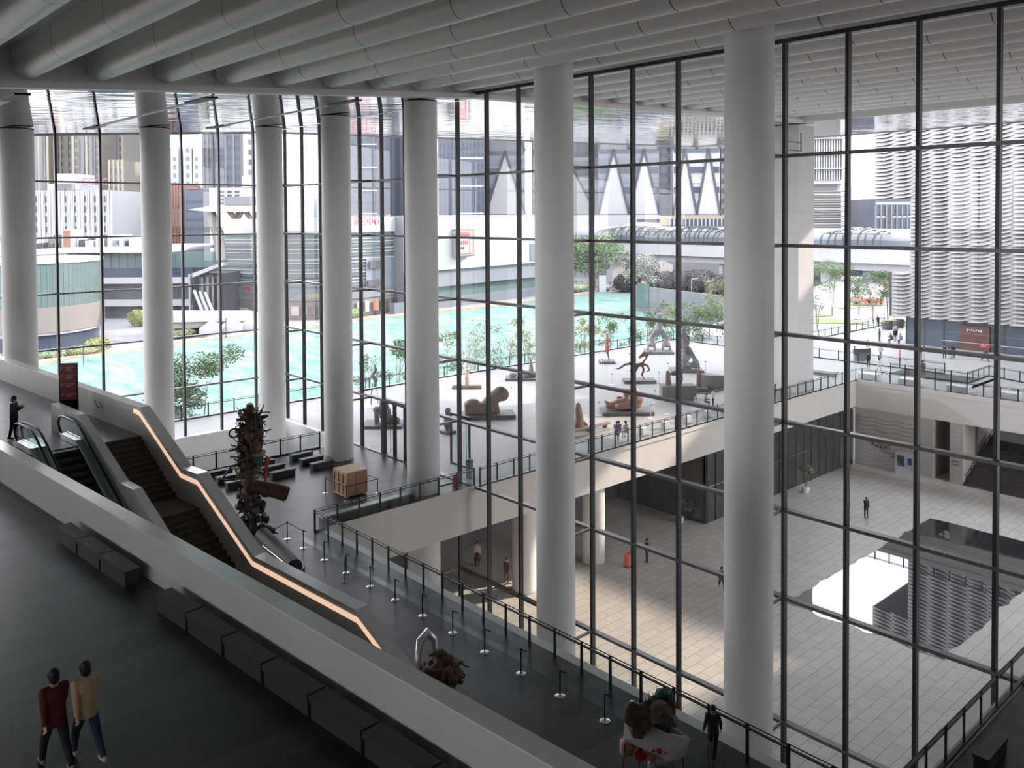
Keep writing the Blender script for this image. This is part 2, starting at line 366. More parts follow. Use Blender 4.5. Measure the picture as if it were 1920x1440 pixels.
# ============================================================ GLASS WALLS
TZ = [20.476, 16.37, 12.27, 8.20, 4.09, 0.0, -5.88]
W1 = empty('window_1', (XA, 0, 0)); tag(W1, kind='structure')
def inw(mb): return mb
for i in range(0, 24):
    y = 68.97-3.006*i; zb = 0 if i < 8 else ZC
    part('mullion', MB().box((-.14, y-.075, zb), (.14, y+.075, 25.75 if y < 43.2 else 25.4)), 'mullion', W1)
for z in TZ:
    y1 = 68.97 if z > -1 else 44.92
    part('transom', MB().box((-.22, -.3, z-.075), (.10, y1, z+.075)), 'transom', W1)
part('transom', MB().box((-.2, -.3, 25.62), (.12, 43.1, 25.82)), 'mullion', W1)
part('head_channel', MB().box((-.25, -.3, 25.82), (.15, 43.1, 26.6)), 'ceiling_panel', W1)
for cy_ in (8.6, 20.87, 32.88, 44.92, 55.4, 65.9):
    for z in TZ:
        if z < 1 and cy_ > 45: continue
        part('bracket', MB().bar((-2.05, cy_, z), (-.1, cy_, z), .09, .14), 'transom', W1)
part('glass_pane', MB().quad((0, -.3, 0), (0, 68.97, 0), (0, 68.97, 25.5), (0, 43.2, 25.5), (0, 43.2, 25.7), (0, -.3, 25.7)), 'glass', W1)
part('glass_pane', MB().quad((0, -.3, ZC), (0, 44.92, ZC), (0, 44.92, 0), (0, -.3, 0)), 'glass', W1)
W2 = empty('window_2', (0, YB, 0)); tag(W2, kind='structure')
for i in range(-19, 0):
    x = 36.13+3.07*i
    part('mullion', MB().box((x-.075, -.14, .1), (x+.075, .14, zs_in(x))), 'mullion', W2)
for z in TZ[:5]: part('transom', MB().box((-24, -.2, z-.06), (36, .1, z+.06)), 'transom', W2)
part('sill', MB().box((-24, -.2, 0), (36, .2, .14)), 'white_paint', W2)
part('glass_pane', MB().quad((-24, 0, .14), (36, 0, .14), (36, 0, zs_in(36)), (-24, 0, zs_in(-24))), 'glass', W2)
for i, cx in enumerate((14.55, 23.8)):
    for z in TZ[:5]: part('bracket', MB().bar((cx, -2.05, z), (cx, -.1, z), .09, .12), 'transom', W2)
# lobby doors in the glass wall
def door(name, y0, y1, open_=0):
    d = empty(name, (XA-.05, 0, 0)); tag(d, kind='structure'); ym = (y0+y1)/2
    part('frame', MB().box((-.16, y0-.14, 0), (.16, y0+.14, 4.05)).box((-.16, y1-.14, 0), (.16, y1+.14, 4.05)).box((-.16, y0, 3.95), (.16, y1, 4.2)).box((-.1, y0, 0), (.1, y1, .08)), 'mullion', d)
    part('stile', MB().box((-.1, ym-.11, 0), (.1, ym+.11, 4.0)), 'mullion', d)
    for s in (-.3, .3): part('handle', MB().tube([(-.18, ym+s, .35), (-.18, ym+s, 3.6)], .025).tube([(-.18, ym+s, .6), (0, ym+s, .6)], .02).tube([(-.18, ym+s, 3.3), (0, ym+s, 3.3)], .02), 'mullion', d)
    return d
door('door_1', 51.0, 53.9)
d2 = empty('door_2', (38.2, 47.6, 0)); tag(d2, kind='structure')
part('frame', MB().box((-.06, -1.1, 0), (.06, -.98, 3.6)).box((-.06, .98, 0), (.06, 1.1, 3.6)).box((-.06, -1.1, 3.5), (.06, 1.1, 3.65)).box((-.06, -1.1, 0), (.06, 1.1, .1)), 'mullion', d2)
part('pane', MB().quad((0, -1, .1), (0, 1, .1), (0, 1, 3.5), (0, -1, 3.5)), 'glass_green', d2)
part('handle', MB().tube([(-.1, -.8, .4), (-.1, -.8, 3.1)], .025), 'mullion', d2)

# ============================================================ RAILINGS
def railing(pts, z, label, step=1.5, h=1.28, ends=True, glass='glass_rail', grp='glass railings', side=0., curb=True, pw=.05, thin=True):
    """glass railing with dark posts along a polyline"""
    P = [Vector((p[0], p[1], 0)) for p in pts]; t = empty('railing', (P[0].x, P[0].y, z)); tag(t, label, 'railing', grp); o = P[0]
    hr = MB(); gl = MB(); cb = MB(); np_ = 0
    for a, b in zip(P, P[1:]):
        L = (b-a).length; n = max(1, round(L/step)); d = (b-a)/L
        hr.bar(a-o+V(0, 0, h-.13), b-o+V(0, 0, h-.13), .09, .05)
        if thin: hr.bar(a-o+V(0, 0, h), b-o+V(0, 0, h), .03, .03)
        cb.bar(a-o+V(0, 0, .06), b-o+V(0, 0, .06), .12, .11)
        gl.quad(a-o+V(0, 0, .12), b-o+V(0, 0, .12), b-o+V(0, 0, h-.16), a-o+V(0, 0, h-.16))
        for i in range(n+1):
            if i == 0 and a is not P[0]: continue
            q = a+d*(L*i/n)-o
            if np_ < 100: part('post', MB().bar(q+V(0, 0, 0), q+V(0, 0, h), pw, .11, up=d), 'dark_metal', t)
            np_ += 1
    part('handrail', hr, 'dark_metal', t); part('glass_panel', gl, glass, t)
    if curb: part('base_channel', cb, 'dark_metal', t)
    return t
railing([(24.12, 10.88), (24.12, 43.2)], 0, 'long glass railing with dark posts along the lobby edge beside the void', curb=False)
railing([(24.12, 43.2), (35.8, 43.17)], 0, 'glass railing on the white balcony beam, running from the lobby corner to the glass wall')
railing([(24.12, 10.88), (44, 10.88)], 0, 'glass railing at the lower right beside the grey bench')
railing([(16.9, 58.75), (33.3, 58.75)], 0, 'glass railing before the pit, behind the rows of lobby benches', step=1.7)
railing([(36.2, 43.05), (88.7, 43.05), (89.2, 42.6), (89.2, 8)], 0, 'glass railing outside around the rim of the sunken courtyard')
railing([(12, 75), (99.2, 75), (99.2, 38)], 0, 'glass railing along the back edge of the sculpture terrace', step=2.4, h=1.25)
railing([(113, 61.3), (136, 61.3)], 0, 'short glass railing on the plaza in front of the lawns', step=2.0, h=1.2)
railing([(95.2, 42.2), (95.2, 34.2), (101.4, 34.2)], 0, 'low glass railing around the plaza stairwell opening', step=1.7, h=1.2)
railing([(101.4, 34.2), (99.3, 29), (99.3, 14)], 0, 'glass railing at the right end of the plaza stairwell', step=2.0, h=1.2)
railing([(99.3, 57), (99.3, 66.5), (112.8, 61.5)], 0, 'glass railing from the terrace corner toward the lawns, left of the plaza', step=2.2, h=1.2)

# ============================================================ STAIR, ESCALATORS
W0, W1s = 16.15, 16.6
stair = empty('staircase', st(0, 0, 0)); tag(stair, 'dark stone staircase going down beside the escalator between grey side walls', 'stairs')
def stbox(mb, s0, s1, t0, t1, z0, z1):
    a = [st(s0, t0, 0), st(s1, t0, 0), st(s1, t1, 0), st(s0, t1, 0)]; return mb.prism([(p.x, p.y) for p in a], z0, z1)
def flight(s0, z0, n, tread, rise):
    for k in range(n):
        m = MB(); s = s0+k*tread; z = z0-(k+1)*rise
        stbox(m, s, s+tread, 14.15, W0, z-.25, z); stbox(m, s-.02, s+.03, 14.15, W0, z, z+rise); part('step', m, 'stair_stone', stair)
    return s0+n*tread, z0-n*rise
s_, z_ = flight(-37.94, ZM, 12, .2985, .1642)
m = MB(); stbox(m, s_, s_+1.76, 14.15, W0, z_-.3, z_); part('landing', m, 'stair_stone', stair)
s_, z_ = flight(s_+1.76, z_, 13, .3085, .1637)
m = MB(); stbox(m, s_, -22.0, 14.15, W0, z_-.3, z_); part('landing', m, 'stair_stone', stair)
s_, z_ = flight(-22.0, z_, 12, .3, .164)
m = MB(); stbox(m, s_, s_+1.6, 14.15, W0, z_-.3, z_); part('landing', m, 'stair_stone', stair)
s_, z_ = flight(s_+1.6, z_, 12, .3, .176)
# outer wall with its stepped cap
CAP = [(-62, 9.4), (-38.05, 9.4), (-34.1, 7.48), (-32.7, 7.52), (-28.45, 5.36), (-22.2, 5.33), (-18.4, 3.4), (-16.8, 3.4), (-13.2, 1.3), (-11.5, 1.2)]
BOT = [(-62, 7.3), (-38.05, 7.3), (-34.1, 5.3), (-32.7, 5.3), (-28.45, 3.2), (-22.2, 3.2), (-18.4, 1.2), (-16.8, 1.2), (-15.2, .02), (-11.5, .02)]
def wallpoly(cap, bot, t0, t1):
    m = MB()
    pts = [st(s, t0, z) for s, z in cap]+[st(s, t0, z) for s, z in reversed(bot)]
    n = len(cap)
    a = [st(s, t0, z) for s, z in cap]; b = [st(s, t1, z) for s, z in cap]; c = [st(s, t0, z) for s, z in bot]; d = [st(s, t1, z) for s, z in bot]
    for i in range(n-1):
        m.quad(c[i], c[i+1], a[i+1], a[i]); m.quad(b[i], b[i+1], d[i+1], d[i]); m.quad(a[i], a[i+1], b[i+1], b[i]); m.quad(d[i], d[i+1], c[i+1], c[i])
    m.quad(a[0], b[0], d[0], c[0]); m.quad(c[-1], d[-1], b[-1], a[-1]); return m
part('side_wall', wallpoly(CAP, BOT, W0, W1s), 'parapet', stair)
def capstrip(pts, t0, t1, off=.004, th=.02):
    m = MB()
    for (s0, z0), (s1, z1) in zip(pts, pts[1:]):
        m.extr([st(s0, t0, z0+off), st(s1, t0, z1+off), st(s1, t1, z1+off), st(s0, t1, z0+off)], (0, 0, th))
    return m
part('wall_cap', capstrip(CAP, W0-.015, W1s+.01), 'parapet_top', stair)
IC = [(-41.9, 9.38), (-38.75, 9.36), (-34.4, 7.36), (-33.2, 7.34), (-28.9, 5.25), (-22.4, 5.2), (-18.4, 3.3), (-16.8, 3.3), (-12, .9)]
IB = [(-41.9, 8.2), (-38.75, 7.2), (-34.4, 4.6), (-33.2, 4.4), (-28.9, 2), (-22.4, .02), (-18.4, .02), (-16.8, .02), (-12, .01)]
part('side_wall', wallpoly(IC, IB, 13.8, 14.14), 'parapet', stair)
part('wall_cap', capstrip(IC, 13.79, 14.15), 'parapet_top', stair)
LED = [(-38.6, 9.2), (-38.05, 9.18), (-34.12, 7.2), (-32.68, 7.2), (-28.5, 5.09), (-22.1, 5.05), (-19.6, 3.8)]
m = MB()
for (s0, z0), (s1, z1) in zip(LED, LED[1:]):
    m.extr([st(s0, W0-.03, z0+.08), st(s1, W0-.03, z1+.08), st(s1, W0-.03, z1-.09), st(s0, W0-.03, z0-.09)], TD*.03)
tag(part('light_strip', m, 'led_warm', stair), 'glowing warm light strip let into the wall')
# raised pictogram on the wall
m = MB()
for a, b in (((-43.1, 9.0), (-42.7, 8.72)), ((-42.7, 8.72), (-42.45, 8.78)), ((-42.45, 8.98), (-42.1, 8.85)), ((-42.1, 8.85), (-42.3, 8.72))):
    m.bar(st(a[0], W0-.008, a[1]), st(b[0], W0-.008, b[1]), .016, .035)
part('wall_mark', m, 'dark_metal', stair)

mat('escal_step', (.045, .05, .055), .45, metal=.5); mat('rubber', (.015, .017, .02), .35)
glassmat('glass_escal', (.72, .84, .82), .10)
def escalator(t0, t1, label):
    E = empty('escalator', (0, 0, 0)); tag(E, label, 'escalator', 'escalators beside the staircase')
    SB = -38.0; sl_ = .577; send = SB+ZM/sl_
    def zf(s): return ZM if s < SB else max(0, ZM-(s-SB)*sl_)
    for tt, dn in ((t0+.12, 1), (t1-.12, -1)):
        path = [(-39.95, 8.35), (-40.35, 8.5), (-40.5, 8.8), (-40.35, 9.08), (-40.0, 9.17), (-38.9, 9.17), (-38.3, 9.12), (-37.8, 8.9), (send, 1.0), (send+1.6, .95)]
        part('handrail', MB().tube([st(s, tt, z) for s, z in path], .05, 8), 'rubber', E, 50)
        g = MB(); gp = [(-39.9, 8.45), (-40.3, 8.7), (-40.2, 9.05), (-38.8, 9.12), (-37.8, 8.84), (send, .95), (send, .4), (-37.9, 8.4)]
        g.quad(*[st(s, tt, z) for s, z in gp]); part('balustrade_glass', g, 'glass_escal', E)
        dk = MB(); q = [(-39.9, 8.46), (-38.1, 8.46), (send, .28), (send+1.2, .2)]
        for (a, za), (b, zb) in zip(q, q[1:]): dk.extr([st(a, tt-.13, za), st(b, tt-.13, zb), st(b, tt+.13, zb), st(a, tt+.13, za)], (0, 0, -.32))
        part('deck', dk, 'steel', E)
        ch = MB()
        for (a, za), (b, zb) in zip(q, q[1:]): ch.bar(st(a, tt+dn*.15, za), st(b, tt+dn*.15, zb), .05, .05)
        part('edge_trim', ch, 'chrome', E)
    m = MB(); stbox(m, -40.8, SB-.2, t0+.27, t1-.27, ZM-.1, ZM+.015); part('landing_plate', m, mat('plate_grey', (.13, .13, .14), .45), E)
    for k in range(34):
        s = SB-.2+k*.4; z = ZM-(k)*.4*sl_; m = MB(); stbox(m, s, s+.4, t0+.27, t1-.27, z-.24, z-.02); 
        if z > .2: part('step', m, 'escal_step', E)
    tr = MB(); q = [(-40.8, ZM-.02), (SB, ZM-.02), (send, .0)]; b_ = [(-40.8, ZM-.8), (SB, ZM-1.3), (send, -.02)]
    part('truss', wallpoly([(s, z-.3) for s, z in q], b_, t0, t1), 'parapet', E)
    return E
escalator(12.02, 13.75, 'escalator against the inner stair wall, its dark steps in view')
escalator(10.28, 12.0, 'escalator mostly hidden behind the near parapet, two handrails rising at the top')
# ============================================================ ORGANIC SHAPES AND PEOPLE
def fuse(mb, voxel, mats, name='body', smooth_it=0):
    """melt overlapping volumes into one continuous surface"""
    me = mb.mesh(name, mats); o = bpy.data.objects.new('tmp', me); COL.objects.link(o)
    r = o.modifiers.new('r', 'REMESH'); r.mode = 'VOXEL'; r.voxel_size = voxel; r.use_smooth_shade = True
    if smooth_it: s = o.modifiers.new('s', 'SMOOTH'); s.iterations = smooth_it; s.factor = .5
    dg = bpy.context.evaluated_depsgraph_get(); dg.update()
    out = bpy.data.meshes.new_from_object(o.evaluated_get(dg)); out.name = name
    bpy.data.objects.remove(o, do_unlink=True); return out
def limb(mb, pts, rs, n=8):
    """rounded, tapered limb"""
    for i in range(len(pts)-1): mb.tube([pts[i], pts[i+1]], [rs[i], rs[i+1]], n)
    for p, r in zip(pts, rs): mb.ball(p, r*1.02, n)
    return mb
def trunk(mb, a, b, prof, lean, n=16):
    """squashed torso loft from a up to b; prof = (fraction, half width, half depth)"""
    M = Matrix.Rotation(-lean, 3, 'X'); vs = []
    for f, rx, ry in prof:
        c = Vector(a).lerp(Vector(b), f); vs += [c+M @ V(rx*x, ry*y, 0) for x, y in circ(n)]
    fs = [(i*n+j, i*n+(j+1) % n, (i+1)*n+(j+1) % n, (i+1)*n+j) for i in range(len(prof)-1) for j in range(n)]
    return mb.add(vs, fs+[tuple(range(n-1, -1, -1)), tuple((len(prof)-1)*n+j for j in range(n))])
def skeleton(pose):
    """joints of a 1.70 m figure facing +y; pose gives swings in radians"""
    g = pose.get; J = {}
    lean = g('lean', 0); hip = V(0, g('hipy', 0), g('hip', .90)); up_ = Matrix.Rotation(-lean, 3, 'X') @ V(0, 0, 1); J['hip'] = hip
    J['chest'] = hip+up_*.38; J['neck'] = hip+up_*.54; hd = Matrix.Rotation(-lean-g('nod', 0), 3, 'X') @ V(0, 0, 1); J['head'] = J['neck']+hd*.165+V(0, .015, 0)
    for s, k in ((-1, 'l'), (1, 'r')):
        hj = hip+V(.09*s, 0, -.03); a = g('th_'+k, 0); b = g('kn_'+k, 0); sp_ = g('spread', .03)*s
        kn = hj+Matrix.Rotation(a, 3, 'X') @ V(sp_, 0, -.42); an = kn+Matrix.Rotation(a-b, 3, 'X') @ V(0, 0, -.41)
        J['hj'+k], J['kn'+k], J['an'+k] = hj, kn, an
        sh_ = J['neck']+V(.175*s, 0, -.05); a = g('sh_'+k, 0); b = g('el_'+k, .15); o_ = g('out_'+k, .12)*s
        el = sh_+Matrix.Rotation(a-lean*.5, 3, 'X') @ V(math.sin(o_)*.28, 0, -math.cos(o_)*.28)
        wr = el+Matrix.Rotation(a+b, 3, 'X') @ V(g('in_'+k, .0)*-s*.25, 0, -.25)
        J['sh'+k], J['el'+k], J['wr'+k] = sh_, el, wr
    return J
POSES = {
 'stand': dict(sh_l=.05, sh_r=-.05), 'walk': dict(th_l=.42, kn_l=.15, th_r=-.30, kn_r=.38, sh_l=-.4, sh_r=.42, el_l=.25, el_r=.35, lean=.05, hip=.875),
 'stride': dict(th_l=.55, kn_l=.12, th_r=-.45, kn_r=.45, sh_l=-.5, sh_r=.5, el_l=.3, el_r=.6, lean=.08, hip=.85),
 'phone': dict(sh_l=.1, el_l=.1, sh_r=.35, el_r=1.9, in_r=.5, nod=.25), 'sit': dict(hip=.50, th_l=1.45, kn_l=1.5, th_r=1.4, kn_r=1.45, sh_l=.5, sh_r=.55, el_l=.7, el_r=.8, lean=.18, nod=.25),
 'hands': dict(sh_l=.3, el_l=1.8, in_l=.5, sh_r=.35, el_r=2.0, in_r=.5, nod=.05, th_l=.08, th_r=-.12, kn_r=.1, hip=.89),
 'bend': dict(lean=.75, hipy=-.1, hip=.86, sh_l=1.0, sh_r=1.1, el_l=.9, el_r=.9, nod=.3, th_l=.1, th_r=.05),
}
PC = {}
def figure_meshes(pose, detail):
    key = (pose, detail)
    if key in PC: return PC[key]
    J = skeleton(POSES[pose]); vx = {2: .011, 1: .022, 0: .034}[detail]; out = {}
    fwd = V(0, 1, 0); b = MB()
    hx = (J['head']-J['neck']).normalized(); F = hx.cross(V(1, 0, 0)); F = -F if F.y < 0 else F
    b.ball(J['head'], (.078, .095, .115), 12); b.ball(J['head']+F*.03-hx*.06, (.052, .06, .055), 8)
    b.ball(J['head']+F*.1-hx*.015, (.014, .022, .024), 6)
    for s in (-1, 1): b.ball(J['head']+V(.08*s, 0, 0)-hx*.01, (.014, .026, .034), 6); b.ball(J['head']+V(.032*s, 0, 0)+F*.078+hx*.01, (.02, .016, .012), 6)
    b.ball(J['head']+F*.086-hx*.06, (.028, .014, .009), 6)
    limb(b, [J['neck']-hx*.08, J['neck']+hx*.08], [.062, .052])
    b.ball(J['chest'], (.165, .105, .2), 10); b.ball(J['hip']+V(0, 0, .05), (.155, .105, .15), 10); b.ball((J['hip']+J['chest'])/2, (.14, .095, .18), 10)
    for k, s in (('l', -1), ('r', 1)):
        limb(b, [J['neck']-V(0, 0, .04), J['sh'+k], J['el'+k], J['wr'+k]], [.07, .062, .042, .028])
        limb(b, [J['hj'+k], J['kn'+k], J['an'+k]], [.092, .058, .038])
        foot = J['an'+k]; limb(b, [foot+V(0, -.04, -.02), foot+V(0, .14, -.045)], [.036, .03])
        d = (J['wr'+k]-J['el'+k]).normalized(); sd = d.cross(V(1, 0, 0)); sd = sd.normalized() if sd.length > .1 else V(0, 1, 0); nrm = d.cross(sd).normalized()
        pc = J['wr'+k]+d*.055; b.ball(pc, .036 if detail < 2 else .034, 8)
        if detail == 2:
            b.ball(J['wr'+k]+d*.04, (.03, .038, .05), 8)
            for q, ln in zip((-.03, -.01, .01, .03), (.062, .075, .07, .055)):
                r0 = J['wr'+k]+d*.075+sd*q; r1 = r0+d*ln*.55; r2 = r1+(d*.6-nrm*s*.8).normalized()*ln*.5
                limb(b, [r0, r1, r2], [.0105, .0095, .0085], 6)
            r0 = J['wr'+k]+d*.03+sd*.032; limb(b, [r0, r0+(d+sd*.9).normalized()*.045, r0+(d*1.2+sd*.6).normalized()*.08], [.013, .0115, .0095], 6)
    out['body'] = fuse(b, vx, 'skin', 'body')
    c = MB()
    trunk(c, J['hip']+(J['hip']-J['neck'])*.22, J['neck'], [(0, .19, .15), (.12, .192, .152), (.45, .18, .14), (.75, .205, .138), (.9, .19, .115), (1.0, .10, .075)], POSES[pose].get('lean', 0))
    for k in 'lr': limb(c, [J['neck']-V(0, 0, .06), J['sh'+k], J['el'+k], J['el'+k].lerp(J['wr'+k], .9)], [.085, .078, .06, .045])
    out['shirt'] = fuse(c, vx*1.2, 'black', 'shirt')
    c = MB(); c.ball(J['hip'], (.17, .125, .13), 12)
    for k in 'lr': limb(c, [J['hj'+k], J['kn'+k], J['kn'+k].lerp(J['an'+k], .93)], [.105, .075, .055])
    out['trousers'] = fuse(c, vx*1.2, 'black', 'trousers')
    c = MB(); c.ball(J['head']+hx*.03-F*.022, (.104, .114, .12), 12); c.ball(J['head']-F*.05-hx*.04, (.092, .075, .10), 10)
    out['hair'] = fuse(c, vx*1.2, 'hair', 'hair')
    for k in 'lr':
        c = MB(); f = J['an'+k]; limb(c, [f+V(0, -.05, -.03), f+V(0, .06, -.04), f+V(0, .155, -.055)], [.046, .045, .036]); out['shoe'+k] = fuse(c, vx*1.2, 'black', 'shoe')
    out['zmin'] = min(min(v.co.z for v in out['shoe'+k].vertices) for k in 'lr')
    PC[key] = out; return out
mat('skin', (.55, .36, .27), .6); mat('hair', (.012, .01, .009), .6)
CLO = {}
def cloth(c):
    k = 'cloth_%02d%02d%02d' % tuple(int(x*99) for x in c)
    if k not in MATS: mat(k, c, .85)
    return MATS[k]
def person(loc, face, pose, label, shirt, trousers, shoes=(.03, .03, .03), h=1.7, detail=0, hair=None, group=None, skirt=None, bag=None):
    """face = direction of gaze in radians from +y, counter-clockwise"""
    M = figure_meshes(pose, detail); k = h/1.7; loc = Vector(loc); z0 = -M['zmin']*k
    t = empty('person', loc, face); t.scale = (k, k, k); tag(t, label, 'person', group)
    def p(n, me, m):
        o = link(n, me, t, (0, 0, -M['zmin'])); o.material_slots[0].link = 'OBJECT'; o.material_slots[0].material = m; return o
    p('body', M['body'], MATS['skin']); p('shirt', M['shirt'], cloth(shirt)); p('trousers', M['trousers'], cloth(trousers)); p('hair', M['hair'], cloth(hair) if hair else MATS['hair'])
    p('shoe', M['shoel'], cloth(shoes)); p('shoe', M['shoer'], cloth(shoes))
    if skirt:
        mb = MB(); mb.lathe([(.26, .42), (.2, .8), (.165, 1.0)], n=14); part('skirt', mb, cloth(skirt), t, 60)
    if bag: part('bag', MB().obox((.24, 0, .85), (.1, .3, .3)), cloth(bag), t)
    return t
def facing(a, b): d = Vector(b)-Vector(a); return math.atan2(-d.x, d.y)

# ---- people inside
P_ = onz(105, 1440, ZM); P2 = onz(164, 1423, ZM); dirp = .10
person(P_, dirp, 'walk', 'person in a dark red top and black trousers walking away on the near gallery', (.10, .012, .012), (.012, .012, .016), (.25, .2, .15), 1.72, 2)
person(P2, dirp, 'walk', 'person in a tan jacket and blue cropped trousers walking beside the dark red top', (.52, .36, .20), (.02, .035, .07), (.62, .52, .38), 1.72, 2)
person(onz(27, 823, ZM), -2.2, 'hands', 'person all in black standing by the escalator top with raised hands', (.02, .02, .022), (.02, .02, .025), h=1.8, detail=2)
person(V(23.62, 16.25, 0), 1.9, 'stride', 'person in black striding along the lobby railing past the white sculpture crate', (.03, .035, .03), (.015, .015, .018), (.1, .1, .1), 1.72, 2)

# ============================================================ LOBBY FURNITURE
def bench_at(label, loc, size, rz=0., grp='dark lobby benches', cat='bench', m='bench_grey'):
    t = empty('bench', loc, rz); tag(t, label, cat, grp); L, W, H = size
    part('seat', MB().box((-L/2, -W/2, H-.12), (L/2, W/2, H)), m, t); part('base', MB().box((-L/2+.03, -W/2+.03, 0), (L/2-.03, W/2-.03, H-.12)), m, t)
    part('skid', MB().box((-L/2+.06, -W/2+.05, -.0), (L/2-.06, W/2-.05, .02)), 'black', t); return t
rows = ['front', 'middle', 'back']
cols = ['left column, half hidden by the scrap totem', 'middle column, just right of the scrap totem', 'right column, beside the white column']
for ci, x in enumerate((24.55, 27.7, 30.75)):
    for ri, y in enumerate((53.95, 55.45, 56.95)):
        bench_at('dark grey lobby bench, %s row of the %s' % (rows[ri], cols[ci]), (x, y, 0), (1.75, .5, .47))
# near-gallery benches
gb = [(-27.9, 'first of the three-bench run at the left'), (-26.2, 'middle of the three-bench run at the left'), (-23.75, 'last of the three-bench run at the left')]
def gbench(s0, s1, txt):
    c = st((s0+s1)/2, 9.32, ZM); bench_at('dark grey bench against the near parapet, '+txt, c, (abs(s1-s0)-.04, .42, .45), math.atan2(SD.y, SD.x), 'benches along the near parapet')
gbench(-27.45, -25.9, 'first of the three at the left'); gbench(-25.88, -24.25, 'second of the three at the left'); gbench(-24.23, -22.5, 'third of the three at the left')
for i, (a, b) in enumerate(((-20.75, -19.15), (-19.13, -17.45), (-17.43, -15.8), (-15.78, -14.1), (-14.08, -12.4), (-12.38, -10.7), (-10.68, -9.0), (-8.98, -7.3))):
    gbench(a, b, ['first', 'second', 'third', 'fourth', 'fifth', 'sixth', 'seventh', 'eighth'][i]+' of the long run')
bench_at('dark grey bench on the lobby floor at the lower right corner', (30.05, 10.0, 0), (1.75, .5, .47))
bench_at('small dark stool cut by the bottom edge at the lower right', (26.4, 8.6, 0), (.7, .5, .47))
t = empty('planter_bench', (28.2, 43.95, 0)); tag(t, 'long low grey-green plinth behind the balcony railing', 'bench')
mat('teal_stone', (.13, .17, .17), .3); part('seat', MB().box((-3.35, -.25, .4), (3.35, .25, .5)), 'teal_stone', t); part('base', MB().box((-3.3, -.2, 0), (3.3, .2, .4)), 'bench_grey', t)
# wooden crate
mat('plywood', (.50, .30, .18), .6, var=.12, scale=2.5, stretch=(1, 1, 6)); mat('timber', (.62, .43, .28), .6, var=.1, scale=3)
t = empty('crate', (29.25, 47.75, 0)); tag(t, 'large brown plywood crate with pale timber battens standing in the lobby', 'crate')
part('panel', MB().box((-.72, -.76, .08), (.72, .76, 1.55)), 'plywood', t)
part('lid', MB().box((-.78, -.82, 1.55), (.78, .82, 1.62)), 'timber', t)
for x in (-.75, .0, .72):
    pass
b = MB()
for y in (-.8, -.27, .27, .76): b.box((-.77, y-.04, .05), (-.72, y+.05, 1.55))
for z in (.05, .78, 1.45): b.box((-.775, -.8, z), (-.72, .8, z+.09))
part('batten', b, 'timber', t); b = MB()
for x in (-.76, 0, .72): b.box((x-.02, -.79, .05), (x+.05, -.755, 1.55))
b.box((-.76, -.79, .75), (.76, -.757, .8)); part('batten', b, 'plywood', t)
part('skid', MB().box((-.7, -.7, 0), (-.5, .7, .09)).box((.5, -.7, 0), (.7, .7, .09)), 'timber', t)
# belt stanchions
mat('disc_steel', (.75, .76, .78), .25, metal=1)
def stanchion(x, y, label, belt=None, grp='belt stanchions in the lobby'):
    t = empty('stanchion', (x, y, 0)); tag(t, label, 'stanchion', grp)
    part('base', MB().lathe([(.19, 0), (.19, .015), (.15, .035), (.03, .05)], n=20), 'disc_steel', t, 40)
    part('post', MB().lathe([(.028, .04), (.028, .93), (.034, .93), (.034, .99), (.02, 1.0)], n=10), 'dark_metal', t, 40)
    if belt:
        d = Vector(belt)-Vector((x, y, 0)); part('belt', MB().bar((0, 0, .93), d+V(0, 0, .93), .008, .045), 'black', t)
    else: part('belt', MB().bar((0, 0, .96), (.05, -.30, .955), .008, .045), 'black', t)
names = ['twelfth', 'eleventh', 'tenth', 'ninth', 'eighth', 'seventh', 'sixth', 'fifth', 'fourth', 'third', 'second', 'nearest']
SX = [(22.47, 43.3), (22.47, 41.5), (22.48, 39.33), (22.46, 37.15), (22.46, 34.97), (22.51, 32.95), (22.49, 30.79), (22.5, 28.63), (22.45, 26.47), (22.42, 24.27), (22.42, 22.14), (22.45, 19.96)]
for i, (x, y) in enumerate(SX):
    stanchion(x, y, 'dark belt stanchion on a round steel foot, %s from the viewer along the lobby railing' % names[i], (SX[i+1][0], SX[i+1][1], 0) if i < 1 else None)
stanchion(20.6, 42.4, 'dark belt stanchion beside the fallen pipe, belt running to the row', (22.47, 43.3, 0))
for (x, y), n_, bl in (((28.1, 48.9), 'left of', (28.2, 46.5, 0)), ((28.2, 46.5), 'in front of', (30.5, 46.5, 0)), ((30.5, 46.5), 'right of', (30.5, 49.0, 0)), ((30.5, 49.0), 'behind', None)):
    stanchion(x, y, 'belt stanchion standing %s the plywood crate' % n_, bl)
t = empty('sign_stand', (21.85, 36.3, 0)); tag(t, 'thin black music-stand style label holder among the stanchions', 'stand')
part('foot', MB().lathe([(.17, 0), (.17, .015), (.02, .03)], n=16), 'dark_metal', t, 40); part('pole', MB().tube([(0, 0, .02), (0, 0, 1.05), (.12, .0, 1.3)], .016, 6), 'dark_metal', t); part('plate', MB().obox((.1, 0, 1.35), (.3, .22, .012), .3, -.6), 'glass_green', t)
# fire box, bin
t = empty('extinguisher_box', (34.9, 44.0, 0)); tag(t, 'small red fire equipment box behind the balcony railing', 'fire box'); mat('red', (.5, .02, .03), .4)
part('cabinet', MB().box((-.16, -.12, .03), (.16, .12, .9)), 'red', t); part('door', MB().box((-.14, -.135, .1), (.14, -.12, .85)), 'red', t)
t = empty('litter_bin', (36.9, 45.0, 0)); tag(t, 'blue-grey bin standing outside the glass by the balcony corner', 'bin'); mat('bin', (.16, .19, .24), .5)
part('body', MB().lathe([(.22, 0), (.26, .9), (.27, 1.15)], n=16), 'bin', t, 40); part('lid', MB().lathe([(.28, 1.15), (.25, 1.25), (.1, 1.3)], n=16), 'dark_metal', t, 40)
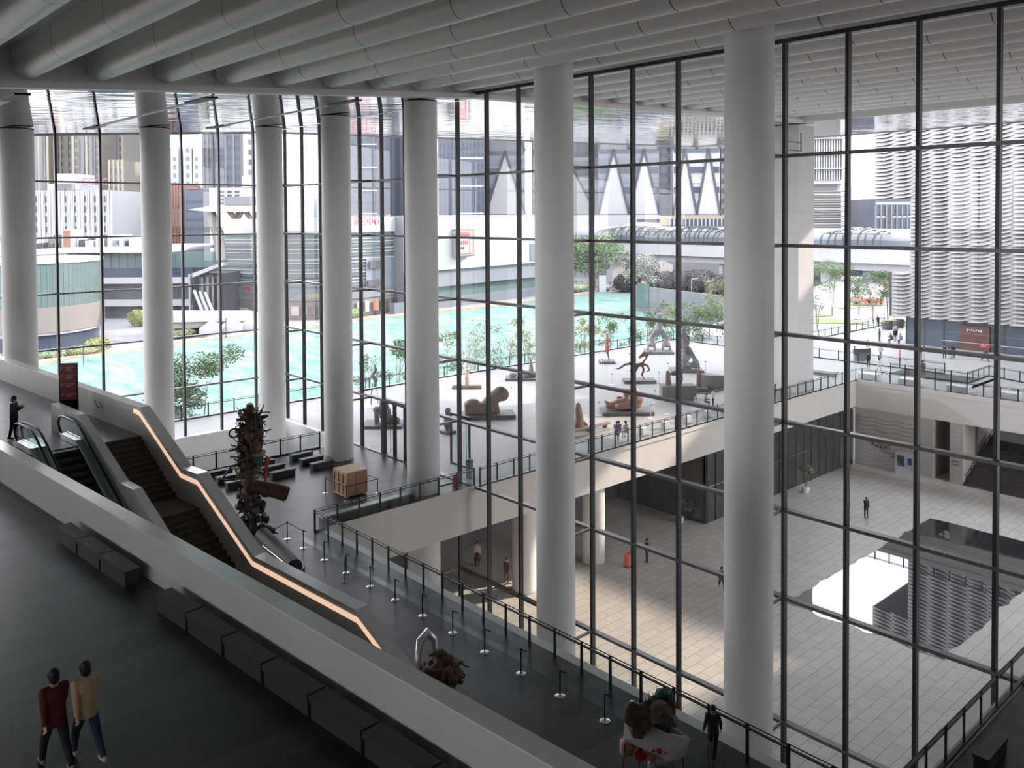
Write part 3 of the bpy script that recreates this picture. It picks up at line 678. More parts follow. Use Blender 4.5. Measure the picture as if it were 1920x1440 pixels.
# directory sign
mat('sign_red', (.22, .025, .045), .3); mat('sign_text', (.62, .42, .44), .5); mat('gloss_black', (.006, .006, .007), .15)
t = empty('directory_sign', onz(130, 782, ZM)+V(0, 0, 0), -.55); tag(t, 'tall black directory sign with a dark red panel on the far gallery', 'sign')
part('panel', MB().box((-.42, -.07, 0), (.42, .07, 2.62)), 'gloss_black', t)
f_ = part('red_face', MB().box((-.38, -.085, .85), (.38, -.07, 2.58)), 'sign_red', t)
b = MB()
for i, z in enumerate((2.42, 2.02, 1.6, 1.12)):
    b.box((-.33, -.09, z), (-.23, -.0855, z+.04)).box((-.33, -.09, z-.07), (-.25, -.0855, z-.04)); b.box((-.12, -.09, z+.01), (.32, -.0855, z+.035))
    for j in range(3 if i in (0, 1) else 2): b.box((-.1, -.09, z-.06-.05*j), (.12+.05*((i+j) % 3), -.0855, z-.04-.05*j))
part('text', b, 'sign_text', f_)
# ============================================================ INDOOR SCULPTURES
for n_, c_, r_ in (('rust', (.085, .035, .022), .7), ('brown', (.12, .065, .042), .75), ('olive', (.09, .085, .04), .8), ('gunmetal', (.06, .065, .072), .5), ('driftwood', (.12, .10, .08), .8), ('cane', (.30, .21, .12), .7), ('teal_paint', (.025, .10, .11), .6), ('scarlet', (.45, .05, .05), .6), ('ochre', (.26, .17, .08), .7), ('galvanised', (.45, .46, .48), .4), ('silver', (.7, .72, .74), .25), ('peach', (.62, .33, .25), .6), ('fishwhite', (.62, .63, .66), .5), ('bark', (.10, .07, .05), .9)):
    mat(n_, c_, r_, metal=.6 if n_ in ('galvanised', 'silver', 'gunmetal') else 0, var=.25 if r_ > .55 else .05, scale=6, bump=.3 if r_ > .65 else 0)
rr = random.Random(11)
def junk(mb, c, rad, hgt_, n, kinds='tbs', nm=1, sc_=1.):
    for _ in range(n):
        a = rr.uniform(0, 2*PI); q = rad*math.sqrt(rr.random()); p = V(c[0]+q*math.cos(a), c[1]+q*math.sin(a), c[2]+rr.uniform(0, hgt_)); mb.mi(rr.randrange(nm))
        k = rr.choice(kinds); d = V(rr.uniform(-1, 1), rr.uniform(-1, 1), rr.uniform(-.6, 1)).normalized()
        if k == 't':
            pts = [p]; 
            for j in range(4): d = (d+V(rr.uniform(-.8, .8), rr.uniform(-.8, .8), rr.uniform(-.8, .8))).normalized(); pts.append(pts[-1]+d*rr.uniform(.12, .24)*sc_)
            mb.tube(pts, rr.uniform(.02, .05)*sc_, 6)
        elif k == 'b': mb.obox(p, (rr.uniform(.1, .35)*sc_, rr.uniform(.08, .3)*sc_, rr.uniform(.04, .3)*sc_), rr.uniform(0, 3), rr.uniform(0, 3), rr.uniform(0, 3))
        elif k == 's': mb.tube([p, p+d*rr.uniform(.3, .9)*sc_], rr.uniform(.008, .02)*sc_, 5)
        elif k == 'g': mb.ball(p, rr.uniform(.1, .26)*sc_, 8, .5, rr.random()*9)
        elif k == 'r':
            u = d.orthogonal().normalized(); w_ = d.cross(u); r0 = rr.uniform(.15, .3)*sc_
            mb.tube([p+u*math.cos(x*PI/5)*r0+w_*math.sin(x*PI/5)*r0 for x in range(11)], .035*sc_, 6)
    return mb
C0 = hgt0 = None
bx, by = 20.95, 44.6
T = empty('scrap_totem', (bx, by, 0)); tag(T, 'towering assemblage of rusty scrap, baskets and pipes rising behind the stair wall', 'sculpture')
rr.seed(5)
part('core_post', MB().tube([(0, 0, 0), (.08, 0, 2.0), (-.05, 0, 4.4), (.0, 0, 7.1)], [.22, .25, .3, .15], 10), 'rust', T, 50)
part('scrap_foot', junk(junk(MB(), (.1, -.2, 0), .75, 1.6, 60, 'tbgr', 3), (.35, -.8, 0), .5, .9, 30, 'tg', 3), ['bark', 'gunmetal', 'driftwood'], T, 40)
part('elbow_pipe', MB().tube([(0, 0, 1.4), (0, 0, 3.0)], .36, 20), 'rust', T, 50)
ax = (ray(538, 940)-ray(470, 915)); 
part('barrel_pipe', MB().tube([(0, 0, 3.0), (.95, -.75, 2.75), (1.55, -1.25, 2.5)], [.36, .4, .42], 24).mi(1).tube([(1.551, -1.2505, 2.5), (1.60, -1.29, 2.48)], .34, 20), ['rust', 'black'], T, 50)
b = MB()
for i in range(26):
    a = rr.uniform(0, 2*PI); b.tube([(.25*math.cos(a), .25*math.sin(a), 2.9), (.75*math.cos(a)*rr.uniform(.5, 1.3), .6*math.sin(a), rr.uniform(3.6, 4.3))], .018, 5)
part('cane_bundle', b, 'cane', T)
part('drum', MB().lathe([(.34, 3.55), (.36, 3.95)], (.1, -.1, 0), 20), 'galvanised', T, 40)
part('fabric_bundle', junk(MB(), (.25, -.1, 3.9), .35, .5, 20, 'g', 2), ['gunmetal', 'driftwood'], T, 60)
part('basket', MB().lathe([(.28, 4.25), (.42, 4.7), (.40, 4.75), (.2, 4.72)], (.3, -.2, 0), 18), 'teal_paint', T, 40)
part('basket_rim', MB().lathe([(.42, 4.7), (.50, 4.78), (.5, 4.9), (.3, 4.92)], (.3, -.2, 0), 18), 'ochre', T, 40)
part('red_streamer', MB().tube([(.85, -.4, 4.5), (.78, -.42, 4.0), (.72, -.4, 3.4), (.7, -.4, 3.0)], [.16, .1, .07, .03], 8), 'scarlet', T, 60)
part('crane_arm', MB().tube([(-.2, 0, 4.4), (-.9, .35, 4.2), (-1.35, .6, 3.5), (-.9, .3, 3.45), (-.2, 0, 3.5)], .06, 8).tube([(-.2, 0, 4.6), (-1.0, .3, 4.75)], .04, 6), 'gunmetal', T, 50)
part('jug_cluster', junk(MB(), (.05, 0, 4.9), .62, 1.4, 120, 'gtbg', 4, 1.15), ['brown', 'rust', 'olive', 'brown'], T, 50)
part('ring', MB().tube([(-.75+.28*math.cos(x*PI/6), .3, 6.0+.24*math.sin(x*PI/6)) for x in range(12)], .045, 6), 'gunmetal', T, 60)
part('wire_crown', junk(MB(), (.05, 0, 6.0), .72, 1.1, 230, 'tsb', 2, .72), ['gunmetal', 'bark'], T, 40)
part('mid_tangle', junk(MB(), (.0, 0, 3.6), .62, 1.5, 110, 'tbg', 3, 1.0), ['gunmetal', 'bark', 'rust'], T, 50); part('low_tangle', junk(MB(), (-.05, -.05, 1.5), .7, 1.4, 70, 'tbg', 3, 1.0), ['bark', 'gunmetal', 'driftwood'], T, 50)
part('figurine', MB().ball((.32, -.2, 6.05), (.18, .16, .2), 8, .3).ball((.3, -.2, 5.75), (.2, .18, .28), 8, .3), 'brown', T, 60)
part('shoe_form', MB().tube([(.0, -.1, 6.65), (.4, -.3, 6.7), (.85, -.55, 6.85)], [.14, .17, .07], 10), 'teal_paint', T, 60)
part('kettle', MB().lathe([(.14, 7.0), (.24, 7.1), (.26, 7.3), (.18, 7.45), (.1, 7.5)], (.05, 0, 0), 14).tube([(-.2, 0, 7.15), (-.34, 0, 7.4)], .03, 6).tube([(.05+.2*math.cos(x*PI/5), 0, 7.42+.16*math.sin(x*PI/5)) for x in range(6)], .025, 6), 'brown', T, 50)
part('spike_stand', junk(MB(), (.3, .2, 5.2), .8, .6, 26, 's', 1), ['gunmetal'], T)
# fallen pipe and low pale plinth
t = empty('pipe_sculpture', (0, 0, 0)); tag(t, 'long dark metal trough lying on the pale wedge beside the stair wall', 'sculpture')
a_ = onz(492, 1003, .75); b__ = onz(552, 1064, .75)
part('trough', MB().tube([a_, b__], .40, 20), mat('trough_dark', (.035, .036, .038), .6), t, 50); a2, b2 = onz(500, 1022, .9), onz(538, 1052, .9); part('steel_rod', MB().tube([a2+V(-.3, -.2, .1), b2+V(-.3, -.2, .1)], .02, 6), 'steel', t)
t = part('plinth', MB().extr([onz(470, 1003, .0), onz(572, 1062, .0), onz(572, 1062, .3), onz(470, 1003, .3)], (-1.6, -1.4, 0)), 'fascia'); tag(t, 'low pale wedge platform between the stair wall and the lobby floor', 'platform')
# curled sculpture half hidden by the parapet
c = onz(820, 1296, 0)
t = empty('curl_sculpture', (c.x, c.y, 0)); tag(t, 'bronze and silver curled sculpture half hidden behind the near parapet', 'sculpture')
rr.seed(3)
part('silver_loop', MB().tube([(-.55, .35, .3), (-.6, .4, 1.2), (-.45, .45, 1.9), (-.1, .5, 2.1), (.2, .45, 1.75), (.15, .3, 1.1)], [.1, .13, .15, .16, .14, .06], 12), 'silver', t, 60)
part('bronze_shell', MB().ball((.2, -.1, .55), (.85, .6, .6), 14, .6), 'rust', t, 60)
part('scrap_heap', junk(MB(), (.1, -.1, .2), .8, .8, 60, 'tgb', 3, .8), ['bark', 'rust', 'bark'], t, 50)
part('green_band', MB().tube([(-.2, .2, 1.35), (.35, .2, 1.3), (.75, -.1, .85), (.95, -.4, .3)], [.06, .13, .1, .05], 8), 'olive', t, 60)
# white faceted vessel with the bundle on top
c = onz(1228, 1412, 0); t = empty('vessel_sculpture', (c.x, c.y, 0)); tag(t, 'white faceted boat-shaped box carrying a grey bundle with teal rods, on thin legs', 'sculpture')
def H(px, py, z): return onz(px, py, z)-V(c.x, c.y, 0)
b = MB(); zt, zb = 1.75, 1.05
top = [H(1173, 1334, zt), H(1252, 1378, zt), H(1296, 1385, zt), H(1262, 1363, zt), H(1195, 1316, zt)]
bot = [H(1168, 1388, zb), H(1258, 1427, zb), H(1284, 1418, zb), H(1268, 1385, zb), H(1190, 1365, zb)]
for i in range(5): j = (i+1) % 5; b.quad(bot[i], bot[j], top[j], top[i])
b.add(bot, [(4, 3, 2, 1, 0)]); q_ = [p.lerp(sum(top, V(0, 0, 0))/5, .18) for p in top]
for i in range(5): j = (i+1) % 5; b.quad(top[i], top[j], q_[j], q_[i])
q2 = [p-V(0, 0, .35) for p in q_]
for i in range(5): j = (i+1) % 5; b.quad(q_[i], q_[j], q2[j], q2[i])
b.add(q2, [(0, 1, 2, 3, 4)]); hull = part('white_hull', b, 'fishwhite', t)
nrm = (bot[1]-bot[0]).cross(top[0]-bot[0]).normalized(); nrm = nrm if nrm.dot(V(-1, -1, 0)) > 0 else -nrm; b = MB(); rr.seed(9)
for u, v_, r0 in ((.5, .62, .06), (.78, .2, .16), (.66, .12, .1), (.92, .25, .07)):
    p = bot[0].lerp(bot[1], u).lerp(top[0].lerp(top[1], u), v_)+nrm*.012; b.ball(p, (r0, r0*.5, r0*.5), 8, .9, u*9)
part('red_mark', b, 'scarlet', hull)
ct = sum(top, V(0, 0, 0))/5
part('grey_bundle', MB().ball(ct+V(-.1, .1, .25), (.62, .42, .42), 16, .7, 2.).ball(ct+V(-.5, .35, .05), (.32, .3, .45), 12, .8).ball(ct+V(.2, -.1, .0), (.35, .35, .4), 12, .8, 3.), 'driftwood', t, 60)
part('dark_bundle', MB().ball(ct+V(-.75, .45, .35), (.25, .3, .4), 10, .3), 'bark', t, 60)
part('ribbed_fan', MB().ball(ct+V(.55, .0, .35), (.22, .25, .42), 10, .3), 'brown', t, 60)
b = MB()
for i in range(10): a = i*.63; b.tube([ct+V(.35+.12*math.cos(a), -.15+.1*math.sin(a), -.3), ct+V(.4+.2*math.cos(a), .0+.15*math.sin(a), .75+.1*(i % 3))], .03, 6)
b.ball(ct+V(.35, .1, .75), (.28, .22, .14), 8, .4); part('teal_rods', b, 'teal_paint', t, 60)
b = MB()
for i in range(6): b.tube([ct+V(-.3+.13*i, .2, .5), ct+V(-.36+.2*i, .25, .85+.12*(i % 2))], [.04, .004], 5)
part('thorns', b, 'gunmetal', t); part('glass_lamp', MB().ball(ct+V(-.68, .5, .6), (.12, .12, .17), 10), 'silver', t, 60)
part('peach_heads', MB().ball(H(1176, 1400, .85), .26, 10, .4).ball(H(1195, 1408, .75), .2, 10, .4).ball(H(1212, 1412, .75), .22, 10, .4).ball(H(1225, 1418, .65), .16, 8, .4), 'peach', t, 60)
part('red_sack', MB().ball(H(1208, 1410, .75), (.4, .25, .16), 10, .4), 'red', t, 60)
part('lower_bundle', MB().ball(H(1240, 1428, .5), (.3, .25, .3), 10, .4).ball(H(1228, 1432, .4), (.3, .2, .2), 10, .4), 'galvanised', t, 60)
for p, z in ((H(1172, 1395, 1.1), 1.1), (H(1280, 1415, 1.1), 1.1), (H(1262, 1430, 1.0), 1.0), (H(1200, 1400, 1.0), 1.0)):
    part('leg', MB().tube([p, V(p.x, p.y, 0)*1.1], .02, 6), 'gunmetal', t)
t = empty('sign_stand', (22.85, 15.9, 0)); tag(t, 'thin silver tripod stand between the white vessel and the walking person', 'stand')
for i in range(3): part('leg', MB().tube([(0, 0, 1.0), (.28*math.cos(i*2.1), .28*math.sin(i*2.1), 0)], .014, 6), 'steel', t)
part('pole', MB().tube([(0, 0, .9), (0, 0, 1.25)], .014, 6), 'steel', t)
# ============================================================ TERRACE, COURTYARD, PLAZA
tf = MB(); tf.box((36.1, YV1+.2, -.6), (99.4, 75.2, 0)); tf.box((-6, 69.0, -.6), (36.1, 75.2, 0)); struct('floor_terrace', tf, 'terrace_paving')
pf = MB(); pf.box((99.4, 14, -.6), (113, 61.4, 0)); pf.box((113, -30, -.6), (137, 61.4, 0)); pf.box((89.3, 14, -.6), (94.9, YV1+.2, 0)); pf.box((94.9, 14, -.6), (99.4, 34, 0)); pf.box((94.9, 42.4, -.6), (99.4, YV1+.2, 0)); pf.box((99.4, -30, -.6), (113, 14, 0))
struct('floor_plaza', pf, 'plaza_paving')
cw = MB(); cw.box((-6, 75.1, -.9), (99.3, 75.5, .1)); cw.box((99.2, 61.6, -.9), (99.5, 75.1, .1)); struct('trim_5', cw, 'white_paint')
# big square pier outside
t = empty('square_pier', (79.75, 46.6, 0)); tag(t, 'huge square white pier standing on the terrace, behind the nearest column', 'pier')
mat('pier_cladding', (.78, .77, .765), .5); part('shaft', MB().box((-1.5, -2.7, 0), (1.5, 2.7, 26.62)), 'pier_cladding', t)
b = MB()
for z in range(3, 27, 3): b.box((-1.506, -2.706, z), (1.506, 2.706, z+.02))
part('joints', b, mat('joint_grey', (.5, .5, .5), .6), t)
t = empty('service_bridge', (79.75, 43.4, 24)); tag(t, 'thin dark service gantry fixed near the top of the square pier', 'gantry')
b = MB(); b.bar((-4.5, .2, 0), (-1.5, .2, 0), .08).bar((-4.5, .2, .8), (-1.5, .2, .8), .08).bar((-4.5, .2, 0), (-4.5, .2, .8), .08).bar((-1.6, .2, 0), (-1.6, .2, 1.8), .08); part('frame', b, 'dark_metal', t)
# unseen wing (right of the view), added and shaped to throw the court's shadow edge
wg = MB(); wg.box((89.5, -30, ZC), (104, 3.8, 25.6)); struct('shadow_wing', wg, 'white_paint')
# sunken facades
mat('dark_glazing', (.055, .052, .055), .12, spec=.6); mat('dark_frame', (.10, .095, .095), .4)
dw = MB(); dw.box((61.5, YV1, ZC), (XCE, YV1+.3, -2.85)); dw.box((61.5, YV1, ZC), (61.8, 53, -2.85)); struct('wall_court', dw, 'dark_glazing')
gw = MB(); gw.box((24, 53, ZC), (62, 53.4, -.6)); struct('wall_recess', gw, mat('recess_wall', (.17, .155, .15), .5))
cs = MB(); cs.box((36.3, YV1+.5, -2.95), (61.5, 53, -2.7)); cs.box((24.2, YV1+.5, -2.95), (35.7, 53, -2.7)); struct('ceiling_court', cs, mat('soffit_grey', (.3, .29, .28), .6))
fr = empty('window_3', (61.5, YV1-.03, ZC)); tag(fr, kind='structure')
for i in range(19): x = i*1.5; part('mullion', MB().box((x, -.05, 0), (x+.06, .02, 5.95)), 'dark_frame', fr)
for z in (3.1,): part('transom', MB().box((0, -.05, z), (27.4, .02, z+.08)), 'steel', fr)
part('door_leaf', MB().box((3, -.04, 0), (5.6, .0, 2.6)), mat('green_glass_door', (.10, .2, .17), .1), fr)
part('downpipe', MB().tube([(26.3, -.3, 0), (26.3, -.3, 6)], .13, 10), 'white_strip', fr, 50)
fr = empty('window_4', (61.47, 43.3, ZC)); tag(fr, kind='structure')
for i in range(6): part('mullion', MB().box((-.05, i*1.9, 0), (.0, i*1.9+.06, 5.9)), 'dark_frame', fr)
part('panel', MB().box((-.06, .1, 3.0), (-.02, 9.6, 5.8)), mat('grey_panel', (.22, .2, .2), .4), fr)
for x, l in ((48.6, 'white round column under the terrace edge with a sunlit right side, in the courtyard'), (41.3, 'white round column close behind the glass, left of the second column, in the courtyard')):
    t = empty('column', (x, 44.3, ZC)); tag(t, l, 'column'); part('shaft', MB().lathe([(.86, 0), (.86, 5.85)], n=40), 'column_white', t, 40); part('collar', MB().lathe([(.9, 0), (.9, .1)], n=40), 'joint_grey', t, 40)
# tiled end wall of the court
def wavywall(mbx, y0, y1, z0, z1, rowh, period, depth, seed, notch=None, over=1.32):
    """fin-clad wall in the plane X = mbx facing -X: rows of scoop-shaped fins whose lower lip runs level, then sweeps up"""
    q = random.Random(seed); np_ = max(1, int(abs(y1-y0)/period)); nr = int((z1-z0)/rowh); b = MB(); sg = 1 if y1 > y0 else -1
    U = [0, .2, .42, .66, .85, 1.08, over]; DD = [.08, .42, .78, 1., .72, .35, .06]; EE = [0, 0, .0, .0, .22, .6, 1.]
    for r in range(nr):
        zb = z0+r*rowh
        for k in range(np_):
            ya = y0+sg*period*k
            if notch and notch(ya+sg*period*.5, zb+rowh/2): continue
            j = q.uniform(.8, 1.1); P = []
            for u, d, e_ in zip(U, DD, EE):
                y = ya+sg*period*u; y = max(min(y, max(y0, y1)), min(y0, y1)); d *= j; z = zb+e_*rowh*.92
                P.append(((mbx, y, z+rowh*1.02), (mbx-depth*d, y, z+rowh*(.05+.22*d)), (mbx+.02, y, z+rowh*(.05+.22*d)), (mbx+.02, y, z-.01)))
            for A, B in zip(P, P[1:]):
                b.mi(0).quad(A[0], A[1], B[1], B[0]); b.mi(1).quad(A[1], A[2], B[2], B[1]).quad(A[2], A[3], B[3], B[2])  # second slot darkens lip undersides and gaps; on the fins this is painted shade
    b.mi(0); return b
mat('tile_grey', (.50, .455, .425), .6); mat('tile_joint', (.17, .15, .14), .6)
b = wavywall(XCE-.35, YV1, 35.0, ZC, -3.2, .42, 2.2, .13, 3); b.box((XCE-.34, 35, ZC), (XCE+4, YV1, -2.85)); struct('wall_tiled', b, ['tile_grey', 'tile_joint'])
b = MB(); b.box((XCE-.3, 32.2, ZC), (XCE+3, 33.4, -2.85)); b2 = wavywall(XCE-.3, 33.4, 32.2, ZC, -3.2, .42, 1.2, .06, 3); b.mi(0).add(b2.v, b2.f); struct('wall_pillar', b, ['tile_grey', 'tile_joint'])
struct('wall_niche', MB().box((XCE+2.9, 32, ZC), (XCE+3.2, 35.2, -2.85)), 'recess_wall')
struct('wall_stairwell', MB().box((XCE+.2, 32.9, ZC), (100, 33.4, 0)), 'tile_grey')
# court stairs up to the plaza
t = empty('court_stairs', (XCE-.3, 14, ZC)); tag(t, 'dark stone steps climbing from the courtyard to the plaza beneath the far rim', 'stairs')
mat('step_dark', (.075, .065, .062), .6); part('tread_block', MB().box((0, 0, 0), (.35, 18.2, .16)), 'step_dark', t)
for k in range(1, 26): part('step', MB().box((k*.35, 0, 0), (k*.35+.37, 18.2, .16*(k+1))), 'step_dark', t)
part('upper_landing', MB().box((9.4, 0, 3.9), (11.2, 18.2, 4.3)), 'plaza_paving', t)
for k in range(12): part('step', MB().box((11.0+k*.33, 0, 4.2), (11.4+k*.33, 18.2, 4.3+.36*(k+1))), 'step_dark', t)
def slantrail(p, q, label, n=6, bars=1):
    p, q = Vector(p), Vector(q); t = empty('handrail', p); tag(t, label, 'handrail', 'stair handrails'); d = q-p
    part('rail', MB().bar(V(0, 0, 1.05), d+V(0, 0, 1.05), .07), 'dark_metal', t)
    for k in range(bars): part('bar', MB().bar(V(0, 0, .25+.25*k), d+V(0, 0, .25+.25*k), .05), 'dark_metal', t)
    for i in range(n): part('post', MB().bar(d*(i/(n-1)), d*(i/(n-1))+V(0, 0, 1.05), .07, .05, up=(1, 0, 0)), 'dark_metal', t)
slantrail((XCE-.2, 31.9, ZC), (XCE+8.6, 31.9, ZC+4.1), 'dark sloping handrail along the tiled wall of the court stairs', 8)
slantrail((XCE+11.3, 31.7, ZC+4.3), (XCE+11.3, 15, ZC+4.3), 'dark multi-bar rail across the landing of the court stairs', 10, 3)
# vending machine, text on wall, planter
mat('machine_white', (.55, .56, .62), .4); mat('screen_dark', (.05, .07, .09), .2); mat('blue_sign', (.03, .05, .35), .4)
t = empty('ticket_machine', (88.0, 37.4, ZC)); tag(t, 'pale lilac ticket machine against the tiled courtyard wall', 'machine')
part('cabinet', MB().box((-.35, -.95, 0), (.35, .95, 2.25)), 'machine_white', t); part('screen', MB().box((-.37, .05, .9), (-.35, .75, 2.0)), 'screen_dark', t); part('notice', MB().box((-.37, -.75, 1.2), (-.35, -.35, 1.85)), 'blue_sign', t); part('plinth', MB().box((-.3, -.9, 0), (.3, .9, .05)), 'black', t)
def textobj(s, size, m, M, ext=.02, parent=None, name='lettering', label=None, cat='sign'):
    c = bpy.data.curves.new(name, 'FONT'); c.body = s; c.size = size; c.extrude = ext; c.align_x = 'CENTER'; c.align_y = 'CENTER'
    o = bpy.data.objects.new('tmp', c); COL.objects.link(o); dg = bpy.context.evaluated_depsgraph_get(); me = bpy.data.meshes.new_from_object(o.evaluated_get(dg)); bpy.data.objects.remove(o, do_unlink=True)
    me.name = name; me.materials.clear(); me.materials.append(MATS[m]); q = bpy.data.objects.new(name, me); COL.objects.link(q); q.matrix_world = M
    if parent is not None: q.parent = parent; q.matrix_parent_inverse = parent.matrix_world.inverted()
    if label: tag(q, label, cat)
    return q
def frame(loc, right, up=(0, 0, 1)):
    r = Vector(right).normalized(); u = Vector(up); n = r.cross(u).normalized(); u = n.cross(r); return Matrix.Translation(loc) @ Matrix((r, u, n)).transposed().to_4x4()
mat('ink', (.05, .045, .04), .6)
b = MB(); rr.seed(4)
for i in range(2):
    for j in range(5):
        for k in range(5):
            y = 41.0-.42*j+rr.uniform(-.15, .15); z = -5.9-.55*i+rr.uniform(-.18, .18)
            if rr.random() < .5: b.box((88.35, y-.13, z-.02), (88.38, y+.13, z+.02))
            else: b.box((88.35, y-.02, z-.13), (88.38, y+.02, z+.13))
o = part('wall_lettering', b, 'ink'); tag(o, 'dark worn lettering on the tiled courtyard wall left of the ticket machine', 'sign')
b = MB()
for j in range(5): b.box((88.48, 32.5+.14*j, -6.62), (88.5, 32.6+.14*j, -6.5)).box((88.48, 32.5+.14*j, -6.9), (88.5, 32.59+.14*j, -6.82))
b.box((88.48, 32.8, -6.3), (88.5, 32.83, -5.8)); o = part('wall_lettering', b, 'ink'); tag(o, 'small dark direction sign on the tiled pillar beside the court stairs', 'sign')
# pool
mat('pool_bed', (.07, .072, .08), .25, var=.15, scale=.8); mat('water', (.035, .04, .045), .02, spec=1.0, bump=0)
mm = MATS['water'].node_tree.nodes['Principled BSDF']; mm.inputs['IOR'].default_value = 1.8
pts = []; rr.seed(8)
for i in range(30): pts.append((53.0+24*i/29, 30.6+rr.uniform(-.12, .12)))
for i in range(12): pts.append((77+rr.uniform(-.1, .1), 30.6-10.3*(i+.5)/12))
for i in range(30): pts.append((77-24*i/29, 20.3+rr.uniform(-.2, .2)))
for i in range(10): pts.append((53+rr.uniform(-.3, .3), 20.3+10.3*(i+.5)/10))
b = MB().prism(pts, ZC+.004, ZC+.012); struct('floor_pool', b, 'water')
t = empty('pool', (65, 25.4, ZC+.012)); 
bpy.data.objects.remove(t, do_unlink=True)

# plants
def leafmat(n, c): mat(n, c, .65, var=.35, scale=1.2)
leafmat('leaf_green', (.15, .23, .10)); leafmat('leaf_dark', (.08, .13, .07)); leafmat('leaf_olive', (.20, .22, .11)); leafmat('leaf_yellow', (.27, .28, .08)); leafmat('leaf_white', (.36, .38, .33)); leafmat('leaf_purple', (.085, .08, .085)); leafmat('leaf_pale', (.26, .30, .20)); leafmat('grass', (.17, .24, .07))
mat('twig', (.20, .16, .12), .8); mat('twig_pale', (.38, .32, .26), .8)
def leaves(mb, c, r, n, sz, q, flat=1.):
    for _ in range(n):
        d = V(q.gauss(0, 1), q.gauss(0, 1), q.gauss(0, 1)).normalized()*(q.random()**.4); p = V(c[0]+d.x*r, c[1]+d.y*r, c[2]+d.z*r*flat)
        a = V(q.uniform(-1, 1), q.uniform(-1, 1), q.uniform(-.5, .5)).normalized(); b = a.cross(V(q.uniform(-1, 1), q.uniform(-1, 1), q.uniform(-1, 1))).normalized(); s = sz*q.uniform(.6, 1.3)
        mb.quad(p-a*s, p+b*s*.45, p+a*s, p-b*s*.45)
def tree_obj(loc, h, r, label, m='leaf_green', tw='twig', n=700, sz=.16, seed=1, trunk=.06, clumps=7, low=.35, bare=0, grp=None, name='tree', multi=3, spread=1.):
    q = random.Random(seed); t = empty(name, loc); tag(t, label, 'tree' if name == 'tree' else name, grp); b = MB(); f = MB(); tips = []
    for k in range(multi):
        a = q.uniform(0, 6.28); d = .5*r*q.random()
        p1 = V(math.cos(a)*d*.3, math.sin(a)*d*.3, h*low); p2 = V(math.cos(a)*d, math.sin(a)*d, h*.8)
        b.tube([(0, 0, 0) if k == 0 else (q.uniform(-.1, .1), q.uniform(-.1, .1), 0), p1, p2], [trunk, trunk*.7, trunk*.2], 6)
        for j in range(4+bare):
            s = p1.lerp(p2, q.random()); a2 = q.uniform(0, 6.28); e_ = s+V(math.cos(a2)*r*q.uniform(.4, .9), math.sin(a2)*r*q.uniform(.4, .9), h*q.uniform(.08, .3)); b.tube([s, s.lerp(e_, .5)+V(0, 0, -.05), e_], [trunk*.3, trunk*.2, trunk*.08], 4); tips.append(e_)
    for k in range(clumps):
        c = tips[k % len(tips)] if tips and q.random() < .6 else V(q.gauss(0, r*.4), q.gauss(0, r*.4), h*q.uniform(low+.15, .95)); leaves(f, c, r*q.uniform(.3, .5)*spread, n//clumps, sz, q, .75)
    part('trunk', b, tw, t); part('foliage', f, m, t); return t
def bush(loc, r, h, label, m, n=600, sz=.15, seed=1, grp=None, name='bush', core=True):
    q = random.Random(seed); t = empty(name, loc); tag(t, label, name, grp); f = MB()
    for k in range(n):
        a = q.uniform(0, 6.28); z = q.random(); rr_ = math.sqrt(max(0, 1-(z*2-1)**2*.8)); c = V(math.cos(a)*r[0]*rr_*q.uniform(.8, 1), math.sin(a)*r[1]*rr_*q.uniform(.8, 1), h*z)
        leaves(f, c, .12, 1, sz, q)
    part('foliage', f, m, t)
    if core: part('branches', MB().ball((0, 0, h*.48), (r[0]*.82, r[1]*.82, h*.47), 12, .25, seed), m, t, 60)
    return t
t = tree_obj((75.6, 41.6, ZC+.45), 2.2, .9, 'leafy potted plant by the dark glazed courtyard facade', n=120, sz=.22, seed=4, trunk=.04, name='potted_plant', clumps=5)
part('pot', MB().lathe([(.3, -.45), (.42, 0), (.42, .1)], n=16), 'white_paint', t, 40)
t = tree_obj((60.3, 44.9, ZC+.4), 1.5, .9, 'dark potted plants in the shaded courtyard recess', m='leaf_dark', n=120, sz=.2, seed=5, trunk=.04, name='potted_plant', clumps=5)
part('pot', MB().lathe([(.25, -.4), (.35, 0), (.35, .1)], n=16), 'white_paint', t, 40)
t = empty('barrier', (50.0, 41.9, ZC)); tag(t, 'small orange barrier box beside the person in the courtyard', 'barrier'); mat('orange', (.8, .18, .06), .5)
part('body', MB().box((-.4, -.2, 0), (.4, .2, .95)), 'orange', t); part('foot', MB().box((-.45, -.25, 0), (.45, .25, .06)), 'black', t)

# ---- terrace sculptures
def plinth(mb, sx, sy, h, z=0): return mb.box((-sx/2, -sy/2, z), (sx/2, sy/2, z+h))
mat('base_dark', (.17, .16, .16), .6); mat('stone_grey', (.26, .26, .27), .8, var=.15, scale=4); mat('stone_tan', (.27, .20, .165), .8, var=.12, scale=3); mat('pink_stone', (.33, .18, .13), .35, var=.1, scale=2); mat('bronze', (.16, .10, .075), .5); mat('bronze_red', (.30, .13, .09), .5); mat('pewter', (.24, .23, .24), .5, var=.2, scale=5); mat('pale_pink', (.66, .52, .46), .5)
def sculpt(name, loc, rz, label, bsz, bh, mb, m, vox=.07, bm='base_dark', extra=None, cat='sculpture'):
    t = empty(name, loc, rz); tag(t, label, cat); part('base', plinth(MB(), *bsz, bh), bm, t)
    me = fuse(mb, vox, m, 'figure'); o = link('figure', me, t, (0, 0, bh-.02)); 
    if extra: extra(t)
    return t
RZ = -YAW+PI/2   # facing helpers: +y of the object turned along the wall
